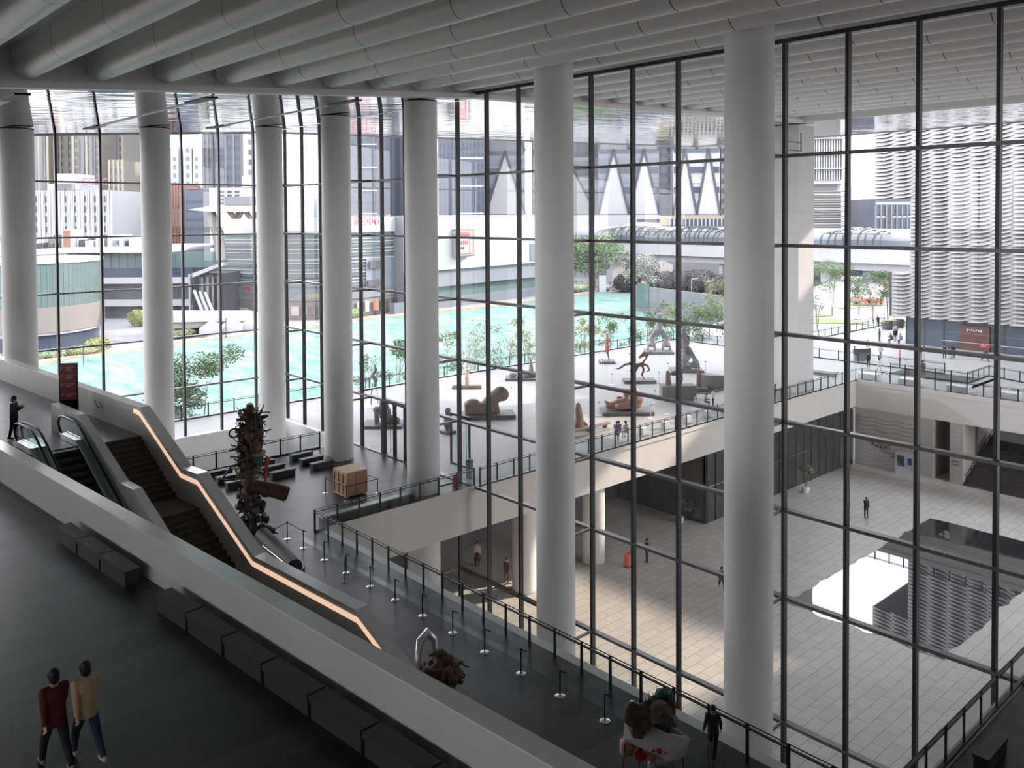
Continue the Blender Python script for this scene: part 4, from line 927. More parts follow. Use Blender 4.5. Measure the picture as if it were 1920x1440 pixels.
b = MB(); limb(b, [(0, 0, 1.75), (.05, 0, 2.6)], [.22, .26], 10); b.ball((.08, 0, 3.05), (.15, .15, .2), 8); limb(b, [(.07, 0, 2.7), (.08, 0, 3.0)], [.09, .08])
limb(b, [(0, .1, 1.75), (.12, .1, .95), (.3, .1, .05)], [.19, .13, .07]); limb(b, [(0, -.12, 1.75), (.1, -.12, 1.1), (-.55, -.12, 1.15), (-.75, -.12, 1.3)], [.19, .12, .08, .05])
limb(b, [(.05, .25, 2.65), (-.35, .5, 2.2), (-.45, .5, 1.75)], [.09, .07, .05]); limb(b, [(.05, -.25, 2.65), (.45, -.4, 2.35), (.6, -.4, 1.95)], [.09, .07, .05])
def skirt_(t): part('red_cloth', MB().lathe([(.27, 1.35), (.25, 2.1)], (.05, 0, 0), 12), cloth((.45, .12, .12)), t)
sculpt('runner_statue', (77.9, 68.8, 0), -.75, 'slim bronze statue of a figure balancing on one leg on the terrace', (1.9, 1.9), .3, b, 'bronze_red', .05, extra=skirt_)
b = MB(); rr.seed(21)
for s in (-1, 1):
    b.ball((s*.95, 0, .75), (.62, .45, .38), 10, .3); [limb(b, [(s*.95+q_*.4, y_, .7), (s*.95+q_*.5, y_, .05)], [.14, .1]) for q_ in (-1, 1) for y_ in (-.25, .25)]
    limb(b, [(s*.85, 0, 1.0), (s*.95, 0, 1.7), (s*.5, 0, 2.3), (0, 0, 2.5)], [.3, .3, .34, .38], 8)
b.ball((0, 0, 2.5), (.8, .5, .38), 10, .4)
def post_(t): part('green_column', MB().tube([(0, 0, 2.6), (0, 0, 5.0)], .42, 14), mat('patina', (.27, .30, .29), .5), t, 50); part('leaf_crown', junk(MB(), (-.3, 0, 4.6), .5, 1.2, 16, 'tb'), 'pewter', t, 50)
sculpt('arch_sculpture', (88.6, 69.3, 0), -.78, 'tall grey sculpture of animals carrying an arch with a pale column', (3.5, 3.5), .3, b, 'pewter', .08, extra=post_)
b = MB()
pth = [[(-1.0, 0, 1.75), (-.6, 0, 1.55), (-.1, 0, 1.65), (.35, 0, 1.75), (.75, 0, 2.25), (.95, 0, 2.75), (1.2, 0, 2.95), (1.55, 0, 2.65)], [(-.9, 0, 1.7), (-1.5, 0, 1.6), (-2.1, 0, 1.2), (-2.5, 0, 1.15)], [(.35, 0, 1.7), (.9, 0, 1.45), (1.1, 0, 1.0), (.75, 0, .8)], [(.3, 0, 1.6), (.5, 0, 1.0), (.3, 0, .5), (.55, 0, .02)], [(-.8, 0, 1.6), (-.35, 0, 1.1), (-.75, 0, .8), (-1.0, 0, .95)], [(-.7, .1, 1.6), (-.2, .1, 1.15), (-.4, .1, .7)], [(1.0, 0, 2.8), (.5, 0, 2.85), (.2, 0, 2.5), (-.1, 0, 2.4)], [(.9, 0, 2.6), (.4, 0, 2.55), (.0, 0, 2.2)]]
for p in pth: limb(b, p, [.14, .13]+[.11]*(len(p)-3)+[.05], 6)
for x, z in ((-.5, 1.4), (-.1, 1.45), (.3, 1.5)): b.ball((x, 0, z), (.26, .2, .16), 8)
sculpt('horse_statue', (71.3, 58.4, 0), -.72, 'dark branching statue of a galloping horse on the terrace', (3.4, 1.7), .32, b, 'bronze', .055)
b = MB(); rr.seed(31)
for i in range(26):
    z = 4.4*i/25; b.ball((rr.uniform(-.35, .35)-.1, rr.uniform(-.3, .3), z), (rr.uniform(.3, .6)*(1.15-z/6), rr.uniform(.3, .55)*(1.15-z/6), rr.uniform(.3, .5)), 8, .6, i)
limb(b, [(.3, 0, 2.4), (.75, -.1, 1.6), (1.05, -.2, .9), (1.2, -.2, .4)], [.22, .2, .3, .3]); b.ball((1.0, -.2, .5), (.55, .4, .45), 8, .5)
sculpt('craggy_statue', (80.3, 58.9, 0), -.78, 'tall craggy grey rock-like statue leaning on the terrace, beside the glass mullion', (3.6, 2.6), .25, b, 'pewter', .08)
b = MB(); limb(b, [(-.9, 0, .05), (-.95, 0, 1.2)], [.3, .22]); limb(b, [(-.5, 0, 1.1), (.2, 0, 1.25), (.7, 0, 1.5), (1.3, 0, 1.6)], [.2, .3, .22, .1]); limb(b, [(.2, 0, 1.2), (.35, 0, .6), (.2, 0, .02)], [.25, .18, .2]); limb(b, [(.3, 0, 1.4), (.8, .1, 1.8), (1.2, .1, 1.75)], [.14, .12, .05]); limb(b, [(-.3, 0, 1.2), (.2, .1, 1.75)], [.12, .06])
sculpt('bronze_beast_statue', (67.6, 50.6, 0), -.72, 'bronze beast on a big dark block on the terrace', (3.3, 1.5), 1.35, b, 'bronze', .05)
b = MB(); limb(b, [(0, 0, 0), (0, 0, .9), (.02, 0, 1.5)], [.27, .2, .19], 10); limb(b, [(0, 0, 1.5), (.02, 0, 1.75)], [.16, .07]); b.ball((.02, 0, 1.95), (.12, .13, .16), 8)
for s in (-1, 1): limb(b, [(0, .2*s, 1.5), (.02, .26*s, 1.1), (.08, .2*s, .8)], [.08, .06, .05])
sculpt('woman_statue', (72.0, 51.3, 0), -.75, 'slim bronze statue of a standing woman on a low square plinth', (1.7, 1.7), .45, b, 'bronze', .05)
t = empty('stone_block', (74.6, 51.6, 0), .03); tag(t, 'dark grey wedge-topped block behind the standing woman statue', 'block')
part('block', MB().extr([(-1.3, -.9, 0), (1.3, -.9, 0), (1.3, -.9, 1.15), (-1.3, -.9, 1.45)], (0, 1.8, 0)), 'base_dark', t); part('slab', MB().box((-3.6, -1.7, 0), (.9, -.6, .1)), 'base_dark', t)
b = MB(); b.ball((.4, 0, .55), (1.0, .85, .55), 14); b.ball((.75, -.05, 1.0), (.75, .75, .75), 14); b.ball((.7, 0, 1.6), (.5, .5, .5), 12); b.ball((.1, .1, 1.4), (.4, .4, .5), 10); limb(b, [(.0, 0, .6), (-.9, 0, .5), (-1.6, .1, .35)], [.55, .45, .3], 10); limb(b, [(-1.4, .1, .4), (-1.9, .1, .75)], [.22, .12]); limb(b, [(.1, -.5, .5), (-.8, -.5, .35)], [.35, .3]); limb(b, [(-.2, .3, .9), (-.7, .3, 1.0)], [.25, .2])
sculpt('pink_stone_statue', (59.4, 50.1, 0), -.72, 'big rounded pinkish-brown stone figure reclining on a flat base behind the railing', (4.6, 2.4), .3, b, 'pink_stone', .07)
b = MB(); b.ball((.1, 0, .9), (.5, .42, .8), 10, .2); b.ball((.05, 0, 1.75), (.42, .4, .4), 10, .3); limb(b, [(.3, 0, .4), (1.1, 0, .25)], [.45, .3]); [limb(b, [(-.6, s*.3, .05), (-.62, s*.3, 1.0)], [.18, .16]) for s in (-1, 1)]; b.ball((-.5, 0, 1.15), (.45, .42, .3), 8, .3)
sculpt('stone_lion_statue', (40.9, 61.3, 0), -.75, 'grey carved stone guardian statue on a slab just outside the lobby door', (3.4, 2.4), .22, b, 'stone_grey', .07)
b = MB(); b.box((-1.9, -.55, 0), (.6, .55, 1.0)); b.ball((-1.2, 0, .75), (.8, .6, .6), 10); limb(b, [(.0, 0, .6), (.6, 0, 1.3), (1.25, 0, 1.75)], [.6, .6, .62], 12); b.ball((1.45, 0, 1.65), (.6, .55, .62), 12); limb(b, [(.7, 0, .9), (.9, 0, .05)], [.4, .35])
sculpt('stone_sphinx_statue', (49.2, 57.6, 0), -.62, 'big brown stone crouching beast statue with raised head on a stepped base', (5.0, 2.2), .35, b, 'stone_tan', .08)
b = MB(); limb(b, [(.12, 0, 0), (.12, 0, .8), (0, 0, .95)], [.1, .14, .15]); limb(b, [(-.12, 0, 0), (-.12, 0, .8), (0, 0, .95)], [.1, .14, .15]); limb(b, [(0, 0, .95), (0, 0, 1.5)], [.2, .23], 10); b.ball((0, 0, 1.95), (.17, .17, .2), 8); limb(b, [(.25, 0, 1.5), (.6, 0, 1.8), (.35, 0, 2.15)], [.08, .07, .06]); limb(b, [(-.25, 0, 1.5), (-.45, 0, 1.1)], [.08, .06])
def shell_(t): part('white_shell', MB().ball((0, .1, 2.4), (.3, .12, .3), 10), 'white_paint', t, 60)
sculpt('pale_figure_statue', (56.0, 68.6, 0), -.75, 'pale pink statue of a woman holding a white shell up, on a plank base', (3.0, .8), .35, b, 'pale_pink', .05, 'stone_tan', shell_)
b = MB(); rr.seed(2)
for i in range(8): b.ball((rr.uniform(-1.3, 1.3), rr.uniform(-.4, .4), .25), (.45, .35, .35), 8, .5, i)
limb(b, [(.8, 0, .3), (.85, 0, 1.1), (.8, 0, 1.7)], [.35, .25, .16]); b.ball((.8, 0, 1.9), .18, 8)
sculpt('rocky_group_statue', (63.6, 68.2, 0), -.75, 'dark low rocky group statue with one small upright figure, left of the second column', (3.9, 2.2), .25, b, 'pewter', .07)
t = empty('wire_sculpture', (44.5, 68.2, 0), .3); tag(t, 'slender grey wire tripod sculpture near the terrace railing, behind the stone guardian', 'sculpture')
part('tripod', MB().tube([(-.5, 0, 0), (-.3, 0, 2.2)], .03, 5).tube([(.5, 0, 0), (.3, 0, 2.2)], .03, 5).tube([(0, .5, 0), (0, .3, 2.2)], .03, 5), 'gunmetal', t); part('twisted_form', MB().tube([(0, 0, 1.8), (.2, 0, 2.4), (-.25, .1, 2.9), (.2, 0, 3.4), (0, 0, 4.0)], [.1, .22, .25, .18, .03], 8), 'pewter', t, 60); part('base', MB().lathe([(1.0, 0), (1.0, .06)], n=20), 'white_paint', t)
t = empty('dark_totem_statue', (43.3, 55.6, 0)); tag(t, 'dark narrow statue seen just left of the balcony-corner column', 'sculpture'); part('base', plinth(MB(), 1, 1, .2), 'base_dark', t); part('figure', MB().ball((0, 0, .9), (.3, .3, .75), 8, .4).ball((.05, 0, 1.8), (.25, .25, .3), 8, .4), 'pewter', t, 60)
b = MB(); limb(b, [(0, 0, 0), (.1, 0, .8), (0, 0, 1.5)], [.5, .35, .3], 10); b.ball((0, 0, 1.8), .25, 8); limb(b, [(.2, 0, .6), (.7, 0, .2)], [.2, .15])
sculpt('orange_bronze_statue', onz(1084, 803), -.7, 'orange-brown seated statue peeking out right of the second column', (1.8, 1.6), .15, b, 'pink_stone', .06)
t = empty('timber_bench', onz(1118, 815)+V(.1, 1.0, 0), .0); tag(t, 'long low brown plank bench behind the courtyard railing', 'bench'); part('seat', MB().box((-2.6, -.25, .32), (2.6, .25, .42)), 'stone_tan', t); [part('leg', MB().box((x, -.2, 0), (x+.15, .2, .32)), 'base_dark', t) for x in (-2.2, 0, 2.0)]
# small label stands
for i, (px, py, w_) in enumerate(((1128, 691, 'in front of the balancing figure'), (1180, 681, 'between the balancing figure and the mullion'), (1252, 700, 'left of the craggy statue'), (1236, 718, 'right of the galloping horse'), (1148, 722, 'left of the galloping horse'), (1123, 779, 'left of the pink stone figure'), (1228, 755, 'beyond the pink stone figure'), (1249, 777, 'right of the pink stone figure'), (1220, 785, 'in front of the pink stone figure'), (1323, 697, 'right of the craggy statue'), (1303, 768, 'in front of the bronze beast block'), (838, 729, 'left of the pale pink statue'), (1087, 680, 'right of the second column, farthest back'), (958, 748, 'between the crouching beast and the second column'))):
    p = onz(px, py); t = empty('label_stand', p); tag(t, 'thin white label stand on a round foot, '+w_, 'label stand', 'label stands on the terrace')
    part('foot', MB().lathe([(.28, 0), (.28, .03), (.03, .05)], n=12), 'white_strip', t); part('pole', MB().tube([(0, 0, 0), (0, 0, 1.15)], .03, 5), 'white_strip', t); part('plate', MB().obox((0, 0, 1.15), (.25, .2, .02), .6, .6), 'galvanised', t)
# planter boxes along the rim
for i, (px, py) in enumerate(((1205, 815), (1249, 804), (1292, 793), (1328, 783), (1362, 773), (1716, 722), (1650, 708), (1798, 739), (1880, 757))):
    p = onz(px, py); rim = 'in front of the pink stone figure railing' if i < 5 else 'on the far rim'
    if i < 5: p.y = 44.2
    else: p.x = 90.6
    t = empty('planter_box', p); tag(t, 'white box seat %s' % (['first', 'second', 'third', 'fourth', 'fifth'][i]+' from the left along the near courtyard rim railing' if i < 5 else ['second', 'first', 'third', 'fourth'][i-5]+' from the left on the far courtyard rim'), 'box seat', 'white box seats on the rim')
    s = .5 if i < 5 else 1.0
    part('box', MB().extr([(-s*.55, -s*.5, 0), (s*.55, -s*.5, 0), (s*.62, -s*.5, .55), (-s*.62, -s*.5, .55)], (0, s*(1 if i < 5 else 2), 0)), 'white_strip', t); part('top', MB().box((-s*.6, -s*.5, .55), (s*.6, s*(.5 if i < 5 else 1.5), .6)), 'outer_panel', t)
t = empty('stone_bench', onz(1537, 702)+V(0, 0, 0), .0); tag(t, 'pale stone bench right of the square pier', 'bench'); part('seat', MB().box((-.4, -2, .3), (.4, 2, .55)), 'joint_grey', t); part('base', MB().box((-.3, -1.8, 0), (.3, 1.8, .3)), 'base_dark', t)
# ============================================================ PEOPLE OUTSIDE
WH, BK, GY, PU = (.6, .6, .6), (.03, .03, .035), (.25, .26, .3), (.28, .12, .35)
def pp_(px, py, z, pose, face, label, sh_, tr, h=1.68, **k): return person(onz(px, py, z), face, pose, label, sh_, tr, h=h, **k)
# near the terrace rail
pp_(1156, 829, 0, 'bend', -.9, 'person in a purple top bending over by the courtyard railing', PU, (.08, .08, .1))
person(onz(1177, 826)+V(.2, .25, .05), -.2, 'sit', 'person dressed in white sitting beside the person in purple', WH, WH, h=1.72)
person(onz(1168, 824)+V(.1, .45, .05), -.5, 'sit', 'dark-haired person in grey sitting between the purple top and the white outfit', GY, GY, h=1.6)
person(onz(1325, 764)+V(0, .2, 0), -2.6, 'sit', 'person in a patterned grey top sitting by the railing left of the white shirt', (.35, .28, .28), (.1, .08, .08), h=1.6)
person(onz(1338, 764)+V(.2, .2, 0), -2.6, 'stand', 'dark-haired person in a white shirt by the railing near the big column', WH, (.05, .05, .06), h=1.66)
person(onz(1459, 754)+V(0, .35, 0), -2.5, 'phone', 'person in dark grey looking down behind the railing right of the nearest column', (.12, .12, .13), BK, h=1.6)
# courtyard
pp_(1624, 971, ZC, 'phone', 2.6, 'person in dark clothes with a pale belt standing alone in the courtyard', BK, (.05, .05, .06), 1.78)
pp_(1213, 1054, ZC, 'stand', 1.0, 'person in dark clothes standing beside the orange barrier', BK, (.06, .06, .07), 1.75)
pp_(1353, 1106, ZC, 'stride', 2.3, 'person in dark red walking at the edge of the nearest column in the courtyard', (.12, .03, .04), BK, 1.72)
pp_(895, 1060, ZC, 'stand', 2.5, 'person in a pale top and maroon skirt seen low behind the glass', (.45, .42, .4), (.1, .02, .04), 1.75, skirt=(.09, .02, .04))
pp_(950, 1092, ZC, 'stand', 2.2, 'person in brown clothes low behind the glass, left of the white top', (.16, .10, .08), (.16, .10, .08), 1.72)
pp_(966, 1096, ZC, 'walk', 2.6, 'person in a white top low behind the glass beside the brown clothes', WH, GY, 1.7)
person(V(91.3, 27.2, ZC+1.28), 1.6, 'stand', 'person in a white shirt on the dark court stairs', WH, (.04, .04, .07), h=1.72)
# plaza
PL = [(1646, 612, 'stand', 'person in navy beside the end of the plaza railing, left of the planters', (.05, .06, .12), BK),
 (1649, 640, 'stand', 'person in dark blue crossing the plaza below the planters', (.08, .08, .16), (.1, .1, .16)),
 (1681, 630, 'stand', 'person in white and black standing farthest in the group by the cladding', WH, BK), (1678, 640, 'stand', 'person in a black top in the middle of the group by the cladding', BK, GY),
 (1672, 643, 'sit', 'crouching person at the left of the group by the cladding', BK, BK), (1690, 644, 'sit', 'crouching person at the right of the group by the cladding', GY, BK),
 (1602, 676, 'stand', 'person in teal and white by the plaza display case', (.2, .4, .4), WH), (1627, 664, 'stand', 'person in white at the right end of the display case', WH, BK),
 (1628, 688, 'stand', 'person in black with a backpack at the rail, left of the white dress', BK, BK), (1651, 672, 'walk', 'person in a white top walking on the plaza beyond the rail', WH, GY),
 (1648, 699, 'walk', 'person in a white outfit walking in front of the rail', (.7, .68, .66), (.6, .58, .56)), (1687, 676, 'stand', 'person in a pink top standing alone on the plaza', (.75, .38, .36), (.6, .3, .3)),
 (1726, 673, 'stand', 'person in black left of the pale dress', BK, GY), (1733, 676, 'stand', 'person in a pale dress left of the brown poster', (.68, .66, .66), (.6, .58, .6)),
 (1731, 706, 'stand', 'person in brown by the stairwell opening', (.16, .12, .10), (.2, .18, .17)), (1771, 673, 'stand', 'person in black at the left of the brown poster', BK, BK), (1777, 672, 'sit', 'crouching person in white before the brown poster', WH, WH),
 (1787, 672, 'stand', 'person in black at the right of the brown poster', BK, BK), (1847, 677, 'stride', 'person walking under a red umbrella', (.1, .1, .12), BK), (1577, 690, 'stand', 'person in white behind the low railing at the right of the square pier', (.7, .69, .7), (.66, .66, .7))]
for px, py, po, lb, a, c in PL[:-1]: pp_(px, py, 0, po, rr.uniform(1, 5), lb, a, c, 1.68)
t = empty('umbrella', onz(1847, 677)+V(-.1, -.05, 1.62)); tag(t, 'small red umbrella held by the walking person on the plaza', 'umbrella'); part('canopy', MB().lathe([(.62, .12), (.45, .3), (.03, .42)], n=12), 'red', t, 60); part('shaft', MB().tube([(0, 0, -.4), (0, 0, .5)], .015, 5), 'steel', t)
# plaza furniture
for px, py, l in ((1663.5, 617, 'dark planter tub at the corner of the cladded building, left one'), (1684.5, 613.5, 'dark planter tub at the corner of the cladded building, right one')):
    t = empty('planter', onz(px, py)); tag(t, l, 'planter'); part('tub', MB().lathe([(.7, 0), (1.0, 1.0), (1.02, 1.05)], n=20), 'base_dark', t, 40); part('plant', MB().ball((0, 0, 1.15), (.85, .85, .25), 10, .6), 'leaf_olive', t, 60)
t = empty('display_case', onz(1617, 676), -.4); tag(t, 'dark display case on legs in the plaza', 'display case'); part('case', MB().box((-1, -.3, .7), (1, .3, 1.5)), 'screen_dark', t); part('stand', MB().box((-.9, -.25, 0), (.9, .25, .7)), 'teal_stone', t)
# clad building: plaza facing facade
B0 = 118.0
cb = empty('clad_building', (B0, 0, 0)); tag(cb, 'large building wrapped in pale wavy horizontal fins above a glass ground floor', 'building')
mat('fin_white', (.43, .415, .42), .45); mat('clad_body_lip_shade', (.10, .095, .10), .6); mat('glaze_blue', (.10, .13, .17), .08, spec=.8)  # the dark one covers the body and paints the shadow under each fin lip
YC = 54.65
def nt_(y, z): return (9.8 < z < 19.9 and y > 49.7) or (z <= 9.8 and y > 52.7)
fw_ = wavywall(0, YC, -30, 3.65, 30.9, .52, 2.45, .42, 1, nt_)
part('fin_cladding', fw_, ['fin_white', 'clad_body_lip_shade'], cb)
part('body', MB().box((.03, -30, 3.7), (46, 49.6, 30.8)).box((.03, 49.6, 19.9), (46, YC, 30.8)).box((.03, 49.6, 3.7), (46, 52.6, 9.8)), 'clad_body_lip_shade', cb)
part('roof', MB().box((-.1, -30, 30.8), (46, YC, 31)), 'fin_white', cb)
fx = [(1.2+0*.0, 0)]
part('ground_glazing', MB().box((.9, -30, 0), (1.1, 50.6, 3.7)), 'glaze_blue', cb)
for i in range(33): y = 50.6-2.45*i; part('glazing_bar', MB().box((.82, y-.04, 0), (.9, y+.04, 3.7)), 'dark_frame', cb)
part('core', MB().box((3, -30, 0), (46, 50, 3.7)), 'clad_body_lip_shade', cb)
part('poster', MB().box((.6, 40.0, .0), (.8, 43.6, 3.2)), mat('poster_brown', (.16, .07, .06), .5), cb)
b = MB()
for i in range(7): b.box((.58, 40.9+.28*i, 2.45+.08*(i % 3)), (.6, 41.06+.28*i, 2.8-.06*(i % 2)))
part('poster_script', b, 'white_paint', cb)
part('doorway', MB().box((.7, 27.5, 0), (.85, 31.5, 3.0)), 'gloss_black', cb); part('handrail', MB().bar((.5, 46, 1.0), (.5, 30, 1.0), .06), 'white_strip', cb)

# ============================================================ GROUND BEYOND
ZG = -6.0
mat('ground_far', (.25, .24, .23), .9, var=.1, scale=.05); struct('ground', MB().box((-900, -500, ZG-9.2), (1600, 1800, ZG-.1-9)), 'ground_far')
gm, gn, gb_ = _nodes('green_net')
g = gn.nodes.new('ShaderNodeNewGeometry'); mp = gn.nodes.new('ShaderNodeMapping'); mp.inputs['Scale'].default_value = (1, .35, 1); mp.inputs['Rotation'].default_value = (0, 0, .5); nz = gn.nodes.new('ShaderNodeTexNoise'); nz.inputs['Scale'].default_value = .35; nz.inputs['Detail'].default_value = 9; nz.inputs['Roughness'].default_value = .7
rp = gn.nodes.new('ShaderNodeValToRGB'); gn.links.new(g.outputs['Position'], mp.inputs[0]); gn.links.new(mp.outputs[0], nz.inputs['Vector']); gn.links.new(nz.outputs[0], rp.inputs[0]); gn.links.new(rp.outputs[0], gb_.inputs['Base Color'])
e = rp.color_ramp.elements; e[0].position = .30; e[0].color = (.045,.15,.125,1); e[1].position = .62; e[1].color = (.21,.265,.245,1); x_ = e.new(.42); x_.color = (.10,.235,.19,1); x_ = e.new(.5); x_.color = (.135,.25,.215,1)
bp = gn.nodes.new('ShaderNodeBump'); bp.inputs['Strength'].default_value = .6; bp.inputs['Distance'].default_value = .6; gn.links.new(nz.outputs[0], bp.inputs['Height']); gn.links.new(bp.outputs[0], gb_.inputs['Normal']); gb_.inputs['Roughness'].default_value = .8
mat('soil', (.42, .30, .23), .9, var=.2, scale=.6); mat('road', (.33, .33, .35), .8); mat('kerb_stone', (.55, .5, .47), .8)
# netting-covered earth (top at ZG) and the soil rim around it
E1 = [onz(x, y, ZG) for x, y in ((-260, 742), (80, 681), (250, 656), (480, 626), (700, 598), (900, 577), (1130, 547), (1240, 548), (1350, 562), (1470, 575))]
poly = [(p.x, p.y) for p in E1]+[(112, 76), (-60, 76)]
nv = MB()
def gridfill(mb, poly, z, step, amp, seed):
    """bumpy ground inside a polygon"""
    xs = [p[0] for p in poly]; ys = [p[1] for p in poly]; x0, x1, y0, y1 = min(xs), max(xs), min(ys), max(ys); nx = int((x1-x0)/step)+1; ny = int((y1-y0)/step)+1; idx = {}
    def inside(x, y):
        c = False; j = len(poly)-1
        for i in range(len(poly)):
            if (poly[i][1] > y) != (poly[j][1] > y) and x < (poly[j][0]-poly[i][0])*(y-poly[i][1])/(poly[j][1]-poly[i][1]+1e-9)+poly[i][0]: c = not c
            j = i
        return c
    vs = []; fs = []
    def vid(i, j):
        if (i, j) not in idx:
            x, y = x0+i*step, y0+j*step; idx[(i, j)] = len(vs); vs.append((x, y, z+amp*noise.noise(Vector((x*.12, y*.12, seed)))+amp*.5*noise.noise(Vector((x*.5, y*.5, seed)))))
        return idx[(i, j)]
    for i in range(nx):
        for j in range(ny):
            if inside(x0+(i+.5)*step, y0+(j+.5)*step): fs.append((vid(i, j), vid(i+1, j), vid(i+1, j+1), vid(i, j+1)))
    mb.add(vs, fs); return mb
tag(part('green_netting', gridfill(MB(), poly, ZG, 1.5, .45, 3.1), 'green_net', None, 60), 'teal green dust netting spread over the open ground beyond the terrace', 'netting')
sb = MB().box((-70, 60, ZG-4), (260, 215, ZG-.75)); struct('ground_soil', sb, 'soil')
for k, (a, b__) in enumerate(zip(E1, E1[1:])): pass
rim = MB()
for a, b__ in zip(E1, E1[1:]): rim.bar(a+V(.3, .8, -.1), b__+V(.3, .8, -.1), 2.2, .9)
tag(part('earth_bank', rim, 'soil'), 'thin line of bare reddish soil along the far edge of the green netting', 'bank')
mat('road_far', (.27, .265, .27), .85); rd = MB().prism([(p.x+1, p.y+1.5) for p in E1]+[(260, 260), (-70, 260)], ZG-.7, ZG-.15); struct('ground_road', rd, 'road_far')
# lawns and paths right of the terrace
gl_ = MB().prism([(99.6, 61.8), (240, 61.8), (240, 120), (99.6, 76)], -.9, -.25); struct('ground_garden', gl_, 'plaza_paving')
def flat(name, pts, z0, z1, m, label, cat): return tag(part(name, MB().prism(pts, z0, z1), m), label, cat)
P2 = lambda l, z=-.2: [(onz(x, y, z).x, onz(x, y, z).y) for x, y in l]
flat('lawn', P2([(1520, 606), (1600, 607), (1632, 610), (1600, 601), (1560, 598), (1518, 597)]), -.25, -.15, 'grass', 'bright green strip of lawn right of the square pier', 'lawn')
flat('lawn', P2([(1518, 590), (1545, 588), (1560, 592), (1520, 595)]), -.25, -.15, 'grass', 'small olive lawn patch nearest the pier, beyond the path', 'lawn')
flat('lawn', P2([(1590, 580), (1640, 574), (1665, 572), (1600, 572), (1560, 577)]), -.25, -.12, 'leaf_olive', 'yellow-green planting bed below the plaza trees', 'lawn')
flat('path', P2([(1600, 600), (1660, 596), (1690, 585), (1660, 578), (1610, 588)]), -.25, -.14, 'road', 'grey curved garden path behind the plaza trees', 'path')
# ---- trees beyond the terrace rail
TR = [(355, 772, 9, 3.6, 'leaf_green', 0, 1500, 'large airy green tree behind the third column from the left'), (300, 775, 7.5, 2.6, 'leaf_green', 0, 600, 'pale green shrub-like tree left of the column by the stair wall'), (235, 768, 6, 2.2, 'leaf_pale', 0, 300, 'small pale tree in front of the netting, far left'),
 (745, 745, 8, 1.8, 'leaf_green', 0, 500, 'green leafy tree touching the left side of the corner column'), (690, 745, 6, 1.5, 'leaf_pale', 1, 260, 'thin young tree left of the lobby door'), (840, 700, 6.5, 1.9, 'leaf_green', 0, 420, 'green tree just right of the corner column'),
 (885, 692, 7.5, 2.4, 'leaf_pale', 6, 260, 'bare twiggy tan tree between two mullions'), (945, 690, 7.5, 2.4, 'leaf_pale', 6, 300, 'bare twiggy tree with a few leaves left of the second column'), (990, 682, 8, 2.2, 'leaf_green', 4, 340, 'leafy twiggy tree at the left edge of the second column'),
 (1095, 668, 8, 2.2, 'leaf_yellow', 3, 500, 'yellow-green tree right of the second column'), (1145, 660, 7.5, 2.2, 'leaf_green', 3, 420, 'young green tree above the balancing statue'), (1185, 655, 7, 1.6, 'leaf_pale', 3, 240, 'thin pale tree behind the mullion'),
 (1218, 648, 9, 2.3, 'leaf_green', 3, 560, 'taller green tree with a flat top beyond the rail'), (1250, 640, 7, 2.3, 'leaf_yellow', 2, 600, 'yellow-leaved tree behind the arch sculpture'), (1290, 640, 9, 3.0, 'leaf_green', 3, 700, 'green tree behind the craggy statue'),
 (1330, 640, 8.5, 3.4, 'leaf_green', 3, 1100, 'dense green tree left of the nearest column'), (1350, 600, 9, 3, 'leaf_olive', 2, 500, 'olive tree farthest right before the nearest column')]
for i, (px, py, h_, r_, m_, br, n_, lb) in enumerate(TR):
    D = onz(px, py, 0); D = Vector((D.x, D.y, 0)); k = (77.5+ (i % 3)*1.2)/D.y if D.x < 97 else 1.03; p = V(D.x*k, D.y*k, ZG+.2)
    if i < 3: p = V(D.x*1.04, 78.5, ZG+.2)
    H_ = (0-p.z)+h_*.62
    tree_obj(p, H_, r_, lb, m_, 'twig' if br < 4 else 'twig_pale', int(n_*3), .14, 40+i, .06, 10, .35, br*3, 'trees beyond the terrace railing', multi=4)
PT = [(1560, 592, 9.5, 3.6, 'leaf_green', 1700, 'big round green tree right of the square pier'), (1532, 618, 6.0, 1.8, 'leaf_pale', 260, 'slim young tree at the right side of the square pier'), (1637, 606, 8.5, 3.0, 'leaf_green', 1300, 'leafy tree left of the cladded building'), (1664, 603, 7.5, 1.8, 'leaf_olive', 500, 'narrow tree with pale branches against the fin cladding'), (1610, 590, 7, 3.2, 'leaf_dark', 900, 'dark low tree between the two plaza trees')]
for i, (px, py, h_, r_, m_, n_, lb) in enumerate(PT): tree_obj(onz(px, py, -.2), h_, r_, lb, m_, 'twig_pale', int(n_*2), .14, 80+i, .09, 10, .4, 4, 'trees on the plaza')
# ============================================================ CITY BEYOND
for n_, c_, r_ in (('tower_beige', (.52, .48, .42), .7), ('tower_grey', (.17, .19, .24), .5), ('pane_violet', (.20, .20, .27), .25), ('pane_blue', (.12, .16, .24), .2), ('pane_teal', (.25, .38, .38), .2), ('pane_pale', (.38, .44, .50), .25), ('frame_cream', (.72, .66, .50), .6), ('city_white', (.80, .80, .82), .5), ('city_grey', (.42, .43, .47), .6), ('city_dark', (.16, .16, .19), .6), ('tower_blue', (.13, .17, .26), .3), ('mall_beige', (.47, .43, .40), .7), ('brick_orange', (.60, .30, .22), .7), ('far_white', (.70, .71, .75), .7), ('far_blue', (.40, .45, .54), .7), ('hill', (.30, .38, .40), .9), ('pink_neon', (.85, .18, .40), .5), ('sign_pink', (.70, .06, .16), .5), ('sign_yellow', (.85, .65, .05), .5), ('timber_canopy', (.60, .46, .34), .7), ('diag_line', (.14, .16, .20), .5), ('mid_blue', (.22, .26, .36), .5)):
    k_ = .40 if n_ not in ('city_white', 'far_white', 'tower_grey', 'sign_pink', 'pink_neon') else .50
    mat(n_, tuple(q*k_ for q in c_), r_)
ZB = ZG-9
